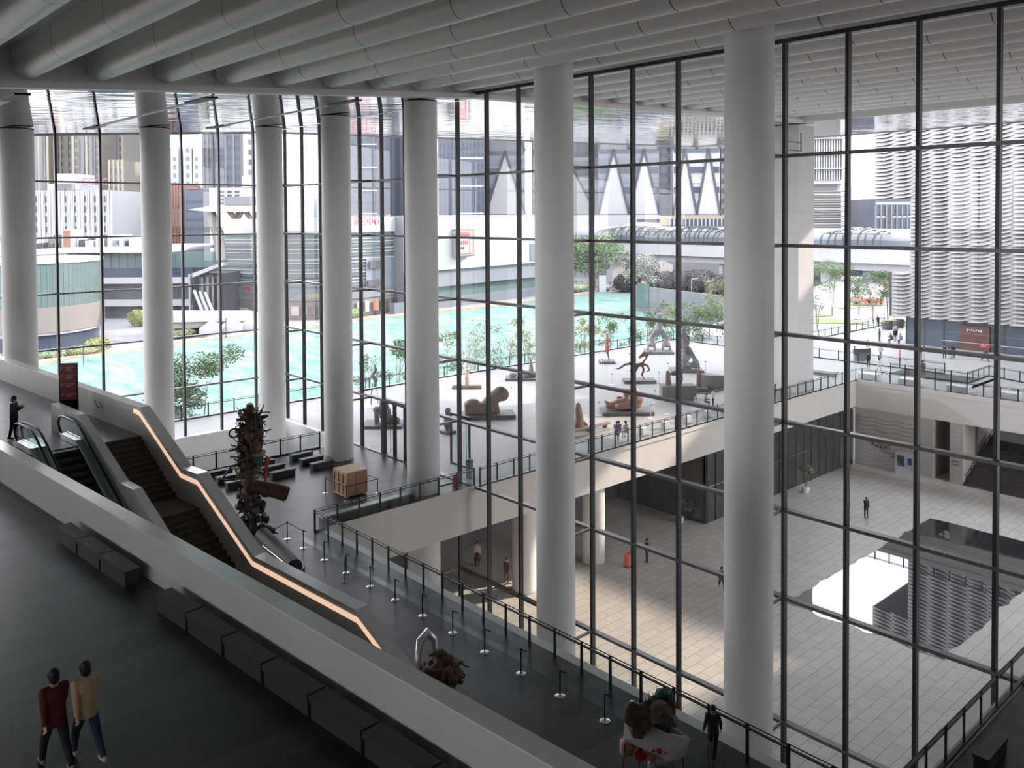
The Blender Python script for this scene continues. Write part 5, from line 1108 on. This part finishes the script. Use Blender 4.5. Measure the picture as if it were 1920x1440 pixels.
class BG:
    """a building with a flat front square to the line of sight, D metres deep in the view"""
    def __init__(s, name, x0, x1, yt, D, dep, label, cat='building', zb=None, D2=None, grp=None):
        a = ond(x0, 404, D); b = ond(x1, 404, D2 or D); s.a = a; s.r = Vector((b.x-a.x, b.y-a.y, 0)); s.W = s.r.length; s.r.normalize(); s.D = D; s.x0, s.x1 = x0, x1
        s.zb = ZB if zb is None else zb; s.H = ond((x0+x1)/2 if not D2 else x0, yt, D).z-s.zb; s.dep = dep
        s.o = empty(name, (a.x, a.y, s.zb), math.atan2(s.r.y, s.r.x)); tag(s.o, label, cat, grp)
    def z(s, y): return ond(s.x0, y, s.D).z-s.zb
    def u(s, x): return (x-s.x0)/(s.x1-s.x0)*s.W
    def part(s, n, mb, m, sm=None): return part(n, mb, m, s.o, sm)
    def body(s, m, z0=0): s.part('body', MB().box((0, 0, z0), (s.W, s.dep, s.H)), m); return s
    def rows(s, y0, y1, fh, m, frac=.5, u0=0, u1=1, n='window_row', pr=.15, most=45):
        z = s.z(y1) if y1 is not None else 2; top = s.z(y0) if y0 is not None else s.H-1; k = 0
        while z+fh*frac < top and k < most: s.part(n, MB().box((s.W*u0+.3, -pr, z), (s.W*u1-.3, .1, z+fh*frac)), m); z += fh; k += 1
        return s
    def ribs(s, n, w_, m, y0=None, y1=None, pr=.4, u0=0, u1=1, nm='pilaster'):
        z0 = s.z(y1) if y1 is not None else 0; z1 = s.z(y0) if y0 is not None else s.H
        for i in range(n+1): x = s.W*(u0+(u1-u0)*i/n); s.part(nm, MB().box((x-w_/2, -pr, z0), (x+w_/2, .05, z1)), m)
        return s
    def rect(s, n, x0, y0, x1, y1, m, pr=.3, back=.0): return s.part(n, MB().box((s.u(x0), -pr, s.z(y1)), (s.u(x1), back, s.z(y0))), m)
# residential towers on the left
for i, (a, b_, l, dd) in enumerate(((58, 92, 'beige residential tower at the far left beside the first column', 0), (94, 138, 'beige residential tower with violet glass, second from the left', 8), (140, 190, 'beige residential tower with cream frames, third from the left', 0), (192, 232, 'beige residential tower at the edge of the open sky', 12))):
    s = BG('apartment_tower', a, b_, -40, 330+dd, 25, l, 'tower', grp='beige apartment towers').body('tower_beige'); s.rows(None, 470, 3.3, 'pane_violet', .55, most=34); s.ribs(4, .8, 'frame_cream'); s.ribs(1, 2.2, 'city_grey', u0=.3, u1=.72)
s = BG('office_block', 60, 207, 357, 262, 30, 'white slab block with rows of pale blue windows on the left').body('city_white'); s.rows(363, 436, 3.05, 'pane_blue', .62); s.ribs(8, 1.5, 'city_white'); s.ribs(24, .3, 'city_white')
s.rect('roof_house', 107, 326, 143, 357, 'city_white', back=12); s.rect('roof_house', 92, 345, 150, 357, 'far_white', back=14)
for k, (x, r) in enumerate(((158, 6), (171, 6.5), (183, 6), (196, 6))):
    cx_, cz = s.u(x), s.z(341); q = r/6.2; s.part('neon_letter', MB().tube([(cx_+q*math.cos(t_*PI/6), 1, cz+q*.9*math.sin(t_*PI/6)) for t_ in range(1+k % 2, 11+k % 2)], .14, 5), 'pink_neon')
s = BG('apartment_tower', 207, 232, 300, 300, 20, 'violet-windowed slab stepping down right of the white block', 'tower').body('tower_beige'); s.rows(None, 430, 3.2, 'pane_violet', .6); s.ribs(3, .7, 'frame_cream')
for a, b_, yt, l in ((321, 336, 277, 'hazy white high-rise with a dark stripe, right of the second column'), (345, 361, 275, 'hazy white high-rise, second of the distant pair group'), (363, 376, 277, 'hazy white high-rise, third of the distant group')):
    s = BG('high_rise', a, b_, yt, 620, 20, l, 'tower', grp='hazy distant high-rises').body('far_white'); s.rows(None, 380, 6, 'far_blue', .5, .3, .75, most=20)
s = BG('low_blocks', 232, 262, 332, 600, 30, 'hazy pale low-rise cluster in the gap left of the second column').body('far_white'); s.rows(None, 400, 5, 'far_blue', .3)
for a, b_, l in ((383, 408, 'tall dark blue tower, left half'), (410, 455, 'tall dark blue tower with pale stripes beside the third column')):
    s = BG('office_tower', a, b_, -40, 360 if a < 400 else 350, 30, l, 'tower').body('tower_blue'); s.rows(None, 440, 4, 'mid_blue', .5, most=34); s.ribs(3, .9, 'city_grey')
s = BG('office_tower', 457, 480, 60, 345, 30, 'white and violet tower just left of the corner-pit column', 'tower').body('city_white'); s.rows(None, 440, 4, 'pane_violet', .5, .4, 1, most=30)
s = BG('brick_block', 318, 339, 345, 300, 20, 'orange-red apartment block right of the second column').body('brick_orange'); s.rows(None, 400, 3, 'city_white', .3); s.ribs(4, .8, 'brick_orange'); s.rect('white_base', 318, 392, 345, 425, 'city_white')
s = BG('blue_block', 347, 382, 353, 290, 20, 'slate blue mid-rise block with a small red roof').body('mid_blue'); s.rows(None, 430, 3, 'tower_blue', .3); s.rect('red_roof', 352, 350, 372, 355, 'brick_orange')
s = BG('white_hotel', 393, 480, 352, 270, 25, 'white block with small square windows behind the canopy').body('city_white')
for j in range(6):
    for i in range(3): s.rect('window_cluster', 413+i*14, 358+j*7, 421+i*14, 362+j*7, 'city_dark')
s.rect('roof_house', 455, 330, 480, 352, 'city_white', back=10); s.rect('side_stripe', 421, 369, 480, 385, 'city_grey', .6)
# shopping centre on the left: round glass pavilion
def drum(cx, D, rpx, label, bands, base, name='building'):
    c = ond(cx, 404, D+rpx*D/FPX*.0); r = rpx*D/FPX; c = ond(cx, 404, D+r); t = empty(name, (c.x, c.y, ZB)); tag(t, label, 'building')
    for (n_, y0, y1, m_, dr) in bands:
        z0 = ond(cx, y1, D).z-ZB; z1 = ond(cx, y0, D).z-ZB; part(n_, MB().lathe([(r+dr, z0), (r+dr, z1)], n=72), m_, t, 30)
    return t, r
t, r_ = drum(30, 150, 158, 'round glass pavilion with a beige band at the far left', (('shop_front', 634, 674, 'pane_blue', -.6), ('white_fascia', 630, 637, 'city_white', .1), ('beige_band', 583, 632, 'mall_beige', .4), ('glazing', 497, 583, 'pane_teal', 0), ('roof_rim', 492, 498, 'city_white', .3)), None)
for i in range(56):
    a = -PI+PI*1.2*i/56-.2; z0 = ond(30, 583, 150).z-ZB; z1 = ond(30, 497, 150).z-ZB; part('glazing_bar', MB().box((r_*math.cos(a)-.06, r_*math.sin(a)-.06, z0), (r_*math.cos(a)+.06, r_*math.sin(a)+.06, z1)), 'city_grey', t)
t, r_ = drum(20, 170, 98, 'low beige rooftop drum above the round pavilion', (('wall', 478, 500, 'mall_beige', 0), ('rim', 475, 480, 'city_white', .2)), None)
s = BG('shopping_centre', 60, 362, 487, 205, 40, 'long low shopping centre with white bands and teal glass on the left'); 
s.part('body', MB().box((0, 0, 0), (s.W, 40, s.H)), 'city_grey'); s.rect('white_roof', 60, 468, 322, 474, 'city_white', 3, 40); s.rect('teal_glazing', 115, 474, 410, 513-10, 'pane_teal', .5); s.rect('shade_band', 130, 503, 362, 522, 'pane_blue', .6); s.rect('white_band', 180, 521, 361, 532, 'city_white', 2); s.rect('dark_band', 180, 532, 361, 562, 'city_dark', 1); s.rect('white_band', 180, 562, 361, 574, 'city_white', 2); s.rect('underside', 190, 574, 361, 640, 'city_dark', .4); s.rect('end_wall', 358, 515, 361, 600, 'city_white', 2.2)
for i in range(16): s.rect('glazing_bar', 118+i*15, 474, 118.7+i*15, 503, 'city_grey', .7)
s = BG('rooftop_structures', 66, 262, 440, 225, 20, 'clutter of white frames and pavilions on the shopping centre roof'); b = MB(); rr.seed(17)
for i in range(46):
    x = rr.uniform(66, 255); w_ = rr.uniform(3, 16); y = rr.uniform(440, 462); b.mi(rr.choice((0, 0, 0, 1, 2))).box((s.u(x), rr.uniform(-4, 2), s.z(474)), (s.u(x+w_), rr.uniform(3, 10), s.z(y)))
b.mi(2)
for i in range(14): x = 84+i*3.3; b.bar((s.u(x), -5, s.z(471)), (s.u(x+rr.uniform(-3, 3)), -5, s.z(456)), .3)
s.part('frames', b, ['city_white', 'mall_beige', 'city_dark']); s.rect('red_sign', 140, 432, 152, 463, 'brick_orange', 6); s.rect('sign_frame', 137, 430, 155, 466, 'city_white', 5.8)
# ramp deck and stair in the middle
s = BG('road_deck', 318, 484, 586, 168, 12, 'pale curving road deck above the shaded underpass', 'bridge', D2=180); s.part('deck', MB().extr([(0, 0, s.H-2.0), (s.W, 0, s.H-3.2), (s.W, 0, s.H-1.4), (0, 0, s.H)], (0, 4.5, 0)), 'far_white'); s.part('beam', MB().extr([(0, .3, s.H-3.3), (s.W, .3, s.H-4.2), (s.W, .3, s.H-3.2), (0, .3, s.H-2.0)], (0, 4, 0)), 'mall_beige'); s.part('underpass', MB().box((0, 4, 0), (s.W, 11, s.H-2)), 'city_dark')
for i in range(6): s.part('pier', MB().box((s.W*i/5.5, .5, 0), (s.W*i/5.5+.9, 2, s.H-3)), 'city_grey')
s = BG('open_stair', 362, 412, 515, 190, 15, 'dark stair hall with white handrails beside the banded glass drum'); s.part('body', MB().box((0, 3, 0), (s.W, 15, s.H)), 'city_dark'); s.part('slab', MB().extr([(0, -1, s.z(520)), (s.W, -1, s.z(500)), (s.W, -1, s.z(494)), (0, -1, s.z(512))], (0, 6, 0)), 'city_white')
for k in range(3): s.part('handrail', MB().bar((s.u(362+k*10), 0, s.z(545+k*2)), (s.u(385+k*10), -3, s.z(580+k)), .5), 'city_white')
for k in range(4): s.part('post', MB().box((s.u(372+k*10), 1, 0), (s.u(372+k*10)+.5, 2, s.z(520))), 'city_grey')
# banded glass drum
s = BG('glass_mall', 411, 762, 440, 206, 50, 'big shopping mall wrapped in horizontal glass bands, white parapet above', D2=222)
def arcwall(s, y0, y1, off, m, nm, u0=0, u1=1, bulge=14, seg=36):
    z0, z1 = s.z(y1), s.z(y0); b = MB()
    def P(i, z): u = u0+(u1-u0)*i/seg; return V(s.W*u, -bulge*math.sin(PI*u)-off, z)
    for i in range(seg): b.quad(P(i, z0), P(i+1, z0), P(i+1, z1), P(i, z1)); b.quad(P(i, z1), P(i+1, z1), P(i+1, z1)+V(0, 2+off, 0), P(i, z1)+V(0, 2+off, 0))
    return s.part(nm, b, m, 40)
s.part('body', MB().box((0, 1, 0), (s.W, 50, s.H)), 'city_grey'); arcwall(s, 436, 640, 0, 'pane_pale', 'glazing')
for k in range(16): arcwall(s, 442+k*6.2, 443.3+k*6.2, .5, 'city_white' if k % 3 else 'pane_teal', 'sunshade_band')
for k in range(8): arcwall(s, 444+k*12.4, 449.5+k*12.4, .15, 'city_grey' if k % 2 else 'pane_teal', 'glass_band')
arcwall(s, 409, 437, 1.2, 'city_white', 'white_parapet', .32, 1); arcwall(s, 425, 440, 1.0, 'city_white', 'white_parapet', 0, .32); arcwall(s, 403, 410, -3, 'far_white', 'roof_plant', .55, .9)
arcwall(s, 487, 552, .6, 'far_blue', 'plain_wall', .72, 1); arcwall(s, 548, 560, 1.4, 'city_grey', 'canopy'); arcwall(s, 560, 592, .9, 'mall_beige', 'shop_front'); arcwall(s, 592, 640, .5, 'city_grey', 'plinth')
def onarc(x, y, off): u = (x-10-411)/349.; return V(s.W*u, -14*math.sin(PI*u)-off, s.z(y))
def arcbox(nm, x0, y0, x1, y1, m, off=1.8):
    a, b_, c_, d_ = onarc(x0, y1, off), onarc(x1, y1, off), onarc(x1, y0, off), onarc(x0, y0, off); return s.part(nm, MB().extr([a, b_, c_, d_], (0, .8, 0)), m)
arcbox('red_banner', 414, 573, 453, 595, 'sign_pink', 3); arcbox('red_banner', 466, 576, 477, 597, 'sign_pink', 3); arcbox('white_banner', 453, 574, 466, 596, 'city_white', 3)
b = MB()
for i in range(10): b.add(*(lambda q: (q.v, q.f))(MB().box(tuple(onarc(420+i*2.8, 592-(i % 3), 3.4)), tuple(onarc(422+i*2.8, 584+(i % 2)*2, 3.3)))))
s.part('banner_text', b, 'city_white')
arcbox('dark_shop_sign', 413, 535, 480, 548, 'city_grey', 1.9)
rr.seed(23)
for i in range(14): x = 536+i*16.5; arcbox('poster', x, 566+rr.uniform(0, 4), x+rr.uniform(5, 13), 586, rr.choice(('sign_pink', 'city_white', 'brick_orange', 'pane_teal', 'city_dark', 'pane_violet', 'far_white')), 2.0)
arcbox('framed_screen', 748, 488, 757, 515, 'city_white', 2.2); arcbox('recess_window', 680, 492, 703, 506, 'city_dark', 1.4); arcbox('recess_window', 676, 528, 702, 540, 'city_dark', 1.4)
def arctext(txt, x, y, px, m, off=2.6):
    p = s.o.matrix_world @ onarc(x, y, off); q = s.o.matrix_world @ onarc(x+4, y, off); return textobj(txt, px*s.D/FPX*1.15, m, frame(p, q-p), .15, s.o)
bpy.context.view_layer.update()
arctext('演艺中心', 671, 417, 14, 'sign_pink', 3); arctext('大心', 465, 537, 9, 'sign_pink', 3); arctext('11S 88', 566, 551, 9.5, 'sign_yellow', 3)
# V-strut canopy with the leaning pylon
s = BG('canopy', 352, 560, 384, 180, 14, 'white wing-shaped canopy on wooden V struts and one leaning pylon', 'canopy', zb=ond(352, 398, 180).z)
s.part('wing', MB().extr([(0, 0, s.H*.35), (4, 0, .1), (s.W, 0, .0), (s.W, 0, s.H*.8), (5, 0, s.H*.9)], (0, 14, 0)), 'city_white')
def pu(x, y): return V(s.u(x), 3, s.z(y))
s.part('pylon', MB().tube([pu(385, 396), pu(399, 440), pu(406, 490)], [1.0, 1.3, 1.1], 8), 'mall_beige', 50)
for a, b_ in ((421, 432), (441, 432), (452, 462), (480, 468), (445, 436)): s.part('strut', MB().bar(pu(a, 396), pu(b_, 411), .9), 'timber_canopy')
s.part('ledge', MB().box((s.u(412), -1, s.z(425)), (s.u(560), 8, s.z(411))), 'city_white')
# blank white mall with the billboard
s = BG('white_mall', 757, 1002, 404, 214, 40, 'blank white mall wall carrying the billboard, grey band beneath', D2=258)
z1, z2 = s.z(404), s.z(510)
s.part('body', MB().box((0, .3, 0), (s.W, 5, z1)), 'city_grey'); s.part('white_wall', MB().box((0, -3, z2), (s.W, .3, z1)), 'city_white'); s.part('grey_band', MB().box((0, -2, s.z(543)), (s.W, .3, z2)), 'far_blue'); s.part('shop_glass', MB().box((0, -.5, s.z(566)), (s.W, .3, s.z(543))), 'pane_teal'); s.part('retaining_wall', MB().box((-5, -1.5, 0), (s.W, .2, s.z(566))), 'pane_pale')
u = lambda x: s.W*((x-757)/245.)*258/(214+44*((x-757)/245.))*.83
z = s.z
s.part('billboard', MB().box((u(825), -5.2, z(486)), (u(858), -3.2, z(431))), 'city_grey'); 
s.part('poster_frame', MB().box((u(824), -5.4, z(484)), (u(855), -5.2, z(433))), 'timber_canopy'); s.part('poster_field', MB().box((u(824), -5.55, z(479)), (u(851), -5.4, z(446))), 'city_white'); s.part('poster_head', MB().box((u(824), -5.55, z(444)), (u(846), -5.4, z(437))), 'sign_pink'); s.part('poster_stripe', MB().box((u(845), -5.6, z(479)), (u(847), -5.5, z(446))), 'sign_pink')
b = MB()
for i in range(4): b.box((u(828+i*4), -5.62, z(462)), (u(830.5+i*4), -5.55, z(454)))
s.part('poster_letters', b, 'sign_pink'); s.part('poster_patch', MB().box((u(828), -5.62, z(471)), (u(835), -5.55, z(466))), 'pane_blue')
s.part('far_screen', MB().box((s.W*.88, -3.4, z(505)), (s.W, -3, z(468))), 'pane_pale')
# office towers behind
s = BG('office_tower', 648, 757, 20, 300, 40, 'slate blue office tower with white floor lines, behind the theatre sign', 'tower').body('tower_grey'); s.rows(None, 402, 4.0, 'pane_blue', .62, most=24); s.rows(None, 402, 8.0, 'city_white', .06, .2, 1, 'floor_line', .5, 14); s.ribs(4, .5, 'city_grey'); s.ribs(2, 8, 'tower_blue', u0=.75, u1=1.0, pr=.6)
s = BG('office_tower', 824, 909, 20, 282, 40, 'dark blue office tower with rows of small windows, right of the corner column', 'tower').body('tower_blue'); s.rows(None, 402, 3.3, 'pane_blue', .5, most=34); s.ribs(12, .7, 'tower_blue', pr=.3); s.rows(None, 402, 9.0, 'city_white', .06, .35, 1, 'floor_line', .4, 12)
def diagrid(x0, x1, yt, D, label, m1, m2, cell, tilt=1.):
    s = BG('diagrid_tower', x0, x1, yt, D, 35, label, 'tower').body(m1); s.rows(None, 400, 4, m2, .5, most=34); s.rows(None, 400, 8, 'pane_blue', .3, most=16, n='dark_row', pr=.2); n = max(1, round(s.W/cell)); w_ = s.W/n; zz0, zz1 = s.z(402), s.H; hh = 26; k = 0; z = zz0
    while z < zz1-5 and k < 5:
        for i in range(n):
            s.part('panel', MB().add([(i*w_, -.32, z), ((i+1)*w_, -.32, z), ((i+.5)*w_, -.32, z+hh)], [(0, 1, 2)]), 'city_white' if k % 2 == 0 else 'city_grey')
            s.part('diagonal', MB().bar((i*w_, -.4, z), ((i+.5)*w_, -.4, z+hh), .8).bar(((i+.5)*w_, -.4, z+hh), ((i+1)*w_, -.4, z), .8), 'diag_line')
        z += hh; k += 1
    return s
diagrid(911, 985, 20, 355, 'pale blue diagrid tower left of the second column', 'pane_pale', 'far_blue', 12)
diagrid(1000, 1118, 20, 366, 'pale diagrid tower behind the second column', 'far_white', 'pane_pale', 18)
diagrid(1122, 1236, 20, 345, 'grey-blue diagrid tower in the middle of the glass wall', 'pane_pale', 'far_blue', 11)
diagrid(1262, 1350, 20, 342, 'bright white diagrid tower left of the nearest column', 'far_white', 'city_white', 11)
s = BG('office_tower', 1236, 1259, 20, 348, 30, 'narrow dark glass slab between the two diagrid towers', 'tower').body('tower_grey'); s.rows(None, 400, 4, 'pane_blue', .6, most=30)
s = BG('office_tower', 1352, 1400, 20, 345, 30, 'dark tower edge touching the nearest column', 'tower').body('city_grey'); s.rows(None, 400, 4, 'city_dark', .5, most=30)
s = BG('podium', 1075, 1237, 403, 328, 10, 'low pale podium building above the elevated line').body('far_white'); s.rect('window_strip', 1195, 412, 1237, 417, 'city_dark')
s = BG('podium', 1237, 1420, 404, 328, 10, 'tan podium with a band of coloured glass stripes').body('frame_cream'); s.rect('glass_band', 1257, 411, 1420, 424, 'pane_blue'); s.ribs(22, .5, 'far_white', 411, 424, .5, .1, 1)
# elevated line
s = BG('elevated_walkway', 1060, 1745, 452, 310, 12, 'long white elevated walkway on piers crossing behind the terrace', 'bridge', D2=210); L = s.W; zt = s.z(451.5); zm = zt-3.7; zl = zt-5.7
s.part('deck_edge', MB().box((0, 0, zm), (L, 12, zt)), 'city_white'); s.part('girder', MB().box((0, 1.5, zl), (L, 10.5, zm)), 'far_white'); s.part('enclosure', MB().box((0, 5, zt), (L, 9, zt+2.6)), 'pane_pale'); s.part('enclosure_roof', MB().tube([(0, 7, zt+3.0), (L, 7, zt+3.0)], 2.2, 16), 'city_white', 50)
def ux(x): D0, D1 = 252, 171; k = (x-1060)/685.; return L*(k/D1)/((1-k)/D0+k/D1)*1.0 if True else 0
def uu(x):
    k = (x-1060)/685.; return L*k*310/(210+(310-210)*k)
for a, b_, n in ((1118, 1234, 15), (1243, 1346, 13), (1540, 1652, 9)):
    for i in range(n):
        uq = uu(a)+(uu(b_)-uu(a))*i/(n-1); hh = 5.4*(.75+.25*math.sin(PI*(i+.5)/n)); s.part('hoop', MB().tube([(uq+.9*math.sin(k*PI/9)*(.4 if i % 2 else -.4), 5-5.4*math.cos(k*PI/9), zt+hh*math.sin(k*PI/9)**.6 if 0 < k < 9 else zt) for k in range(10)], .27, 5), 'diag_line')
    for j in (3, 6): s.part('hoop_tie', MB().tube([(uu(a), 5-5.4*math.cos(j*PI/9), zt+4.2*math.sin(j*PI/9)**.6), (uu(b_), 5-5.4*math.cos(j*PI/9), zt+4.2*math.sin(j*PI/9)**.6)], .12, 5), 'diag_line')
for x in (1133, 1345, 1352, 1538, 1618, 1663, 1700): s.part('pier', MB().box((uu(x)-1.3, 2.5, 0), (uu(x)+1.3, 9, zl)), 'far_white' if x != 1618 else 'city_grey')
tag(s.part('sign_plate', MB().box((uu(1672), -.4, zl-1.6), (uu(1683), -.1, zl-.2)), 'blue_sign'), 'small blue sign plate')
s = BG('station_canopy', 1165, 1245, 418, 320, 6, 'swooping white canopy behind the hooped walkway', 'canopy', zb=ond(1165, 430, 320).z); s.part('shell', MB().ball((s.W*.5, 3, .3), (s.W*.5, 4, s.H), 24), 'far_white', 60)
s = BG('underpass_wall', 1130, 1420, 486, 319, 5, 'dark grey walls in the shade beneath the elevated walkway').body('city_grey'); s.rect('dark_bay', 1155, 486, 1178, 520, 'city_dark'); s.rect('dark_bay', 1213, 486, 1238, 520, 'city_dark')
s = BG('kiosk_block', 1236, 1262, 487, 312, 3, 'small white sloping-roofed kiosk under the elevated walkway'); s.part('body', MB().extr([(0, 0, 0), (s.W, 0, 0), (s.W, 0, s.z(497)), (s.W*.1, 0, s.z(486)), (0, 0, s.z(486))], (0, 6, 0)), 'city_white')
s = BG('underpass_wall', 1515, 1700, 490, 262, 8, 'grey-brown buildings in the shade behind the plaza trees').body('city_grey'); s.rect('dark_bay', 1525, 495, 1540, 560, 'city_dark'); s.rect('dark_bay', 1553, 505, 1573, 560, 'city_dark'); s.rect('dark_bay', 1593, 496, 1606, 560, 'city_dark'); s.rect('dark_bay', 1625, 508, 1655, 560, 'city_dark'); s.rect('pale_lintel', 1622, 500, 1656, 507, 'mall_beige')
# white finned block and blue glass block at the right
s = BG('white_fin_block', 1500, 1577, 255, 262, 25, 'bright white office block with vertical fins, right of the square pier').body('city_white', 0); s.rows(262, 338, 3.4, 'pane_pale', .75); s.ribs(16, .35, 'city_white', 255, 338, .8); s.rect('dark_joint', 1500, 345, 1569, 356, 'city_grey', .5)
for k in range(4): s.rect('floor_slab', 1500, 260+k*28, 1579, 262+k*28, 'city_white', 2)
for k in range(16): s.rect('louvre', 1500, 359+k*4.6, 1582, 361+k*4.6, 'far_white' if k % 2 else 'mall_beige', 1)
s = BG('blue_glass_block', 1641, 1720, 373, 250, 20, 'blue glass building seen through the notch of the fin cladding').body('mid_blue'); s.rows(375, 428, 3.9, 'pane_blue', .8); s.rect('white_band', 1641, 379, 1711, 384, 'far_white'); s.rect('white_band', 1641, 405, 1711, 409, 'far_white'); s.ribs(8, .4, 'pane_pale', 385, 430, .5); s.rect('bronze_panel', 1659, 386, 1673, 428, 'city_dark', .4)
# hills and tree masses
def hill(x0, x1, yt, D, label, m='hill', n=14, seed=1):
    q = random.Random(seed); t = empty('hill', ond((x0+x1)/2, 404, D)); t.location.z = ZB; tag(t, label, 'hill'); b = MB(); h = ond(x0, yt, D).z-ZB; W_ = (x1-x0)*D/FPX; r = _rt.copy(); r.z = 0; r.normalize()
    for i in range(n): u = (i+.5)/n-.5; b.ball(tuple(r*u*W_), (W_/n*1.6, W_/n*1.6, h*(1-.5*abs(u)*1.6)*q.uniform(.8, 1.05)), 12, .35, seed+i)
    part('ridge', b, m, t, 60)
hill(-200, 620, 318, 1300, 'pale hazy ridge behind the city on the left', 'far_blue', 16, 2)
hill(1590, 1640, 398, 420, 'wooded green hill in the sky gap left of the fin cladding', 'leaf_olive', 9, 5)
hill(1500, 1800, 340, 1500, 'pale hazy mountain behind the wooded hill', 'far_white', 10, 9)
# mid-distance planting
def atD(x, y, D, dz=0): p = ond(x, y, D); return V(p.x, p.y, p.z+dz)
def ground_at(x, y): return onz(x, y, ZG)
tree_obj(ground_at(1112, 546), 16, 8.0, 'broad green layered tree right of the second column, below the walkway', 'leaf_green', 'twig', 6500, .5, 201, .3, 34, .25, 3, multi=5)
tree_obj(ground_at(1198, 549), 11.5, 5.2, 'round tree covered in white blossom, in front of the dark hedge', 'leaf_white', 'twig', 4500, .32, 202, .2, 20, .2, 3, multi=4)
for i, (x, y, r_, h_, l) in enumerate(((1168, 542, 4.5, 5, 'dark purplish hedge clump left of the blossom tree'), (1232, 541, 5, 5.6, 'dark hedge clump right of the blossom tree'), (1265, 543, 5, 6, 'dark hedge clump in the middle of the row'), (1300, 545, 5.2, 6.4, 'dark hedge clump behind the lamp post'), (1335, 548, 5, 5.6, 'dark hedge clump beside the nearest column'))):
    p = ground_at(x, y); bush(p+V(-6.7, -7.4, 0), (r_, r_, 1), h_*1.1, l, 'leaf_purple', 1500, .38, 210+i, 'dark hedge below the walkway')
tree_obj(ground_at(1340, 560), 5.5, 4, 'light green feathery tree right of the lamp post', 'leaf_olive', 'twig', 900, .3, 222, .1, 12, .3, 3, multi=3)
s = BG('concrete_wall', 1188, 1352, 535, 214, .4, 'low grey concrete site wall behind the netting', 'wall', zb=ZG-1, D2=185); s.part('panel', MB().box((0, 0, 0), (s.W, .4, s.H)), 'city_grey'); s.part('green_hoarding', MB().box((s.W*.05, -.15, s.H*.3), (s.W*.2, 0, s.H*1.1)), 'pane_teal')
p = ground_at(1297, 560); t = empty('street_lamp', p); tag(t, 'white street lamp standing in front of the dark hedge', 'street lamp'); part('pole', MB().tube([(0, 0, 0), (0, 0, 5.6)], .11, 6), 'city_white', t); part('arm', MB().bar((0, 0, 5.5), (1.5, -1.0, 5.8), .18), 'city_white', t)
for i, (x, y, r_, h_, m_, l) in enumerate(((95, 676, 3, 1.6, 'leaf_pale', 'pale shrub at the foot of the round pavilion, left'), (150, 670, 4, 1.7, 'leaf_olive', 'low shrub at the foot of the round pavilion, right'), (178, 662, 2.5, 2.2, 'leaf_yellow', 'yellow-green shrub by the road, left of the second column'), (262, 612, 3, 3.5, 'leaf_yellow', 'yellow-green tree touching the second column'), (335, 636, 3, 1.8, 'leaf_olive', 'shrub right of the second column by the netting'), (660, 600, 4, 2.4, 'leaf_green', 'shrub by the shop fronts right of the fourth column'), (912, 562, 5, 2.6, 'leaf_green', 'grassy green bank shrub left of the mullion'), (950, 556, 6, 2.8, 'leaf_olive', 'grassy green bank shrub in the middle'), (990, 550, 6, 3.4, 'leaf_yellow', 'tall grass clump left of the second column'), (1095, 548, 6, 3, 'leaf_pale', 'pale dry grass bank right of the second column'), (1255, 556, 6, 1.6, 'leaf_yellow', 'yellow-green low planting by the concrete wall'))):
    bush(ground_at(x, y)+V(1, 2, 0), (r_, r_*.6, 1), h_, l, m_, 500, .28, 240+i, 'shrubs around the netting')
b = MB(); rr.seed(77)
for i in range(320):
    x = rr.uniform(1078, 1172); y = rr.uniform(526, 546); p = ground_at(x, y+6)+V(3, 3, rr.uniform(.1, .9)); b.mi(rr.randrange(4)).obox(p, (rr.uniform(.3, .8), .2, rr.uniform(.2, .5)), rr.uniform(0, 3))
o = part('parked_bicycles', b, ['city_white', 'pane_violet', 'city_dark', 'far_blue']); tag(o, 'dense jumble of parked bicycles below the green layered tree', 'bicycles', kind='stuff')
b = MB()
for i in range(150):
    p = onz(rr.uniform(1592, 1656), rr.uniform(566, 572), 0); b.mi(rr.randrange(4)).obox(p+V(0, 0, rr.uniform(.2, 1)), (rr.uniform(.3, .9), .25, rr.uniform(.3, .7)), rr.uniform(0, 3))
o = part('roadside_scooters', b, ['orange', 'city_dark', 'city_white', 'sign_yellow']); tag(o, 'jumble of colourful parked scooters behind the plaza trees', 'scooters', kind='stuff')
t = empty('site_sign', ground_at(1130, 548)); tag(t, 'tall narrow white sign board standing among the bicycles', 'sign'); part('board', MB().obox((0, 0, 2.6), (2.2, .2, 5.2), -.7), 'city_white', t)
for i, (x, y) in enumerate(((157, 686), (424, 634))):
    t = empty('street_lamp', ground_at(x, y)); tag(t, 'thin dark lamp post by the netting, %s' % ('below the round pavilion' if i == 0 else 'before the white tents'), 'street lamp'); part('pole', MB().tube([(0, 0, 0), (0, 0, 4.0)], .1, 6), 'city_dark', t)
t = empty('tent', ground_at(445, 628)+V(0, 3, 0)); tag(t, 'white event tents at the edge of the netting left of the third column', 'tent'); b = MB()
for k in range(3): b.lathe([(2.6, 0), (2.6, 1.6), (.1, 3.2)], (k*4.4-4, k*.3, 0), 4)
part('canopy', b, 'city_white', t)
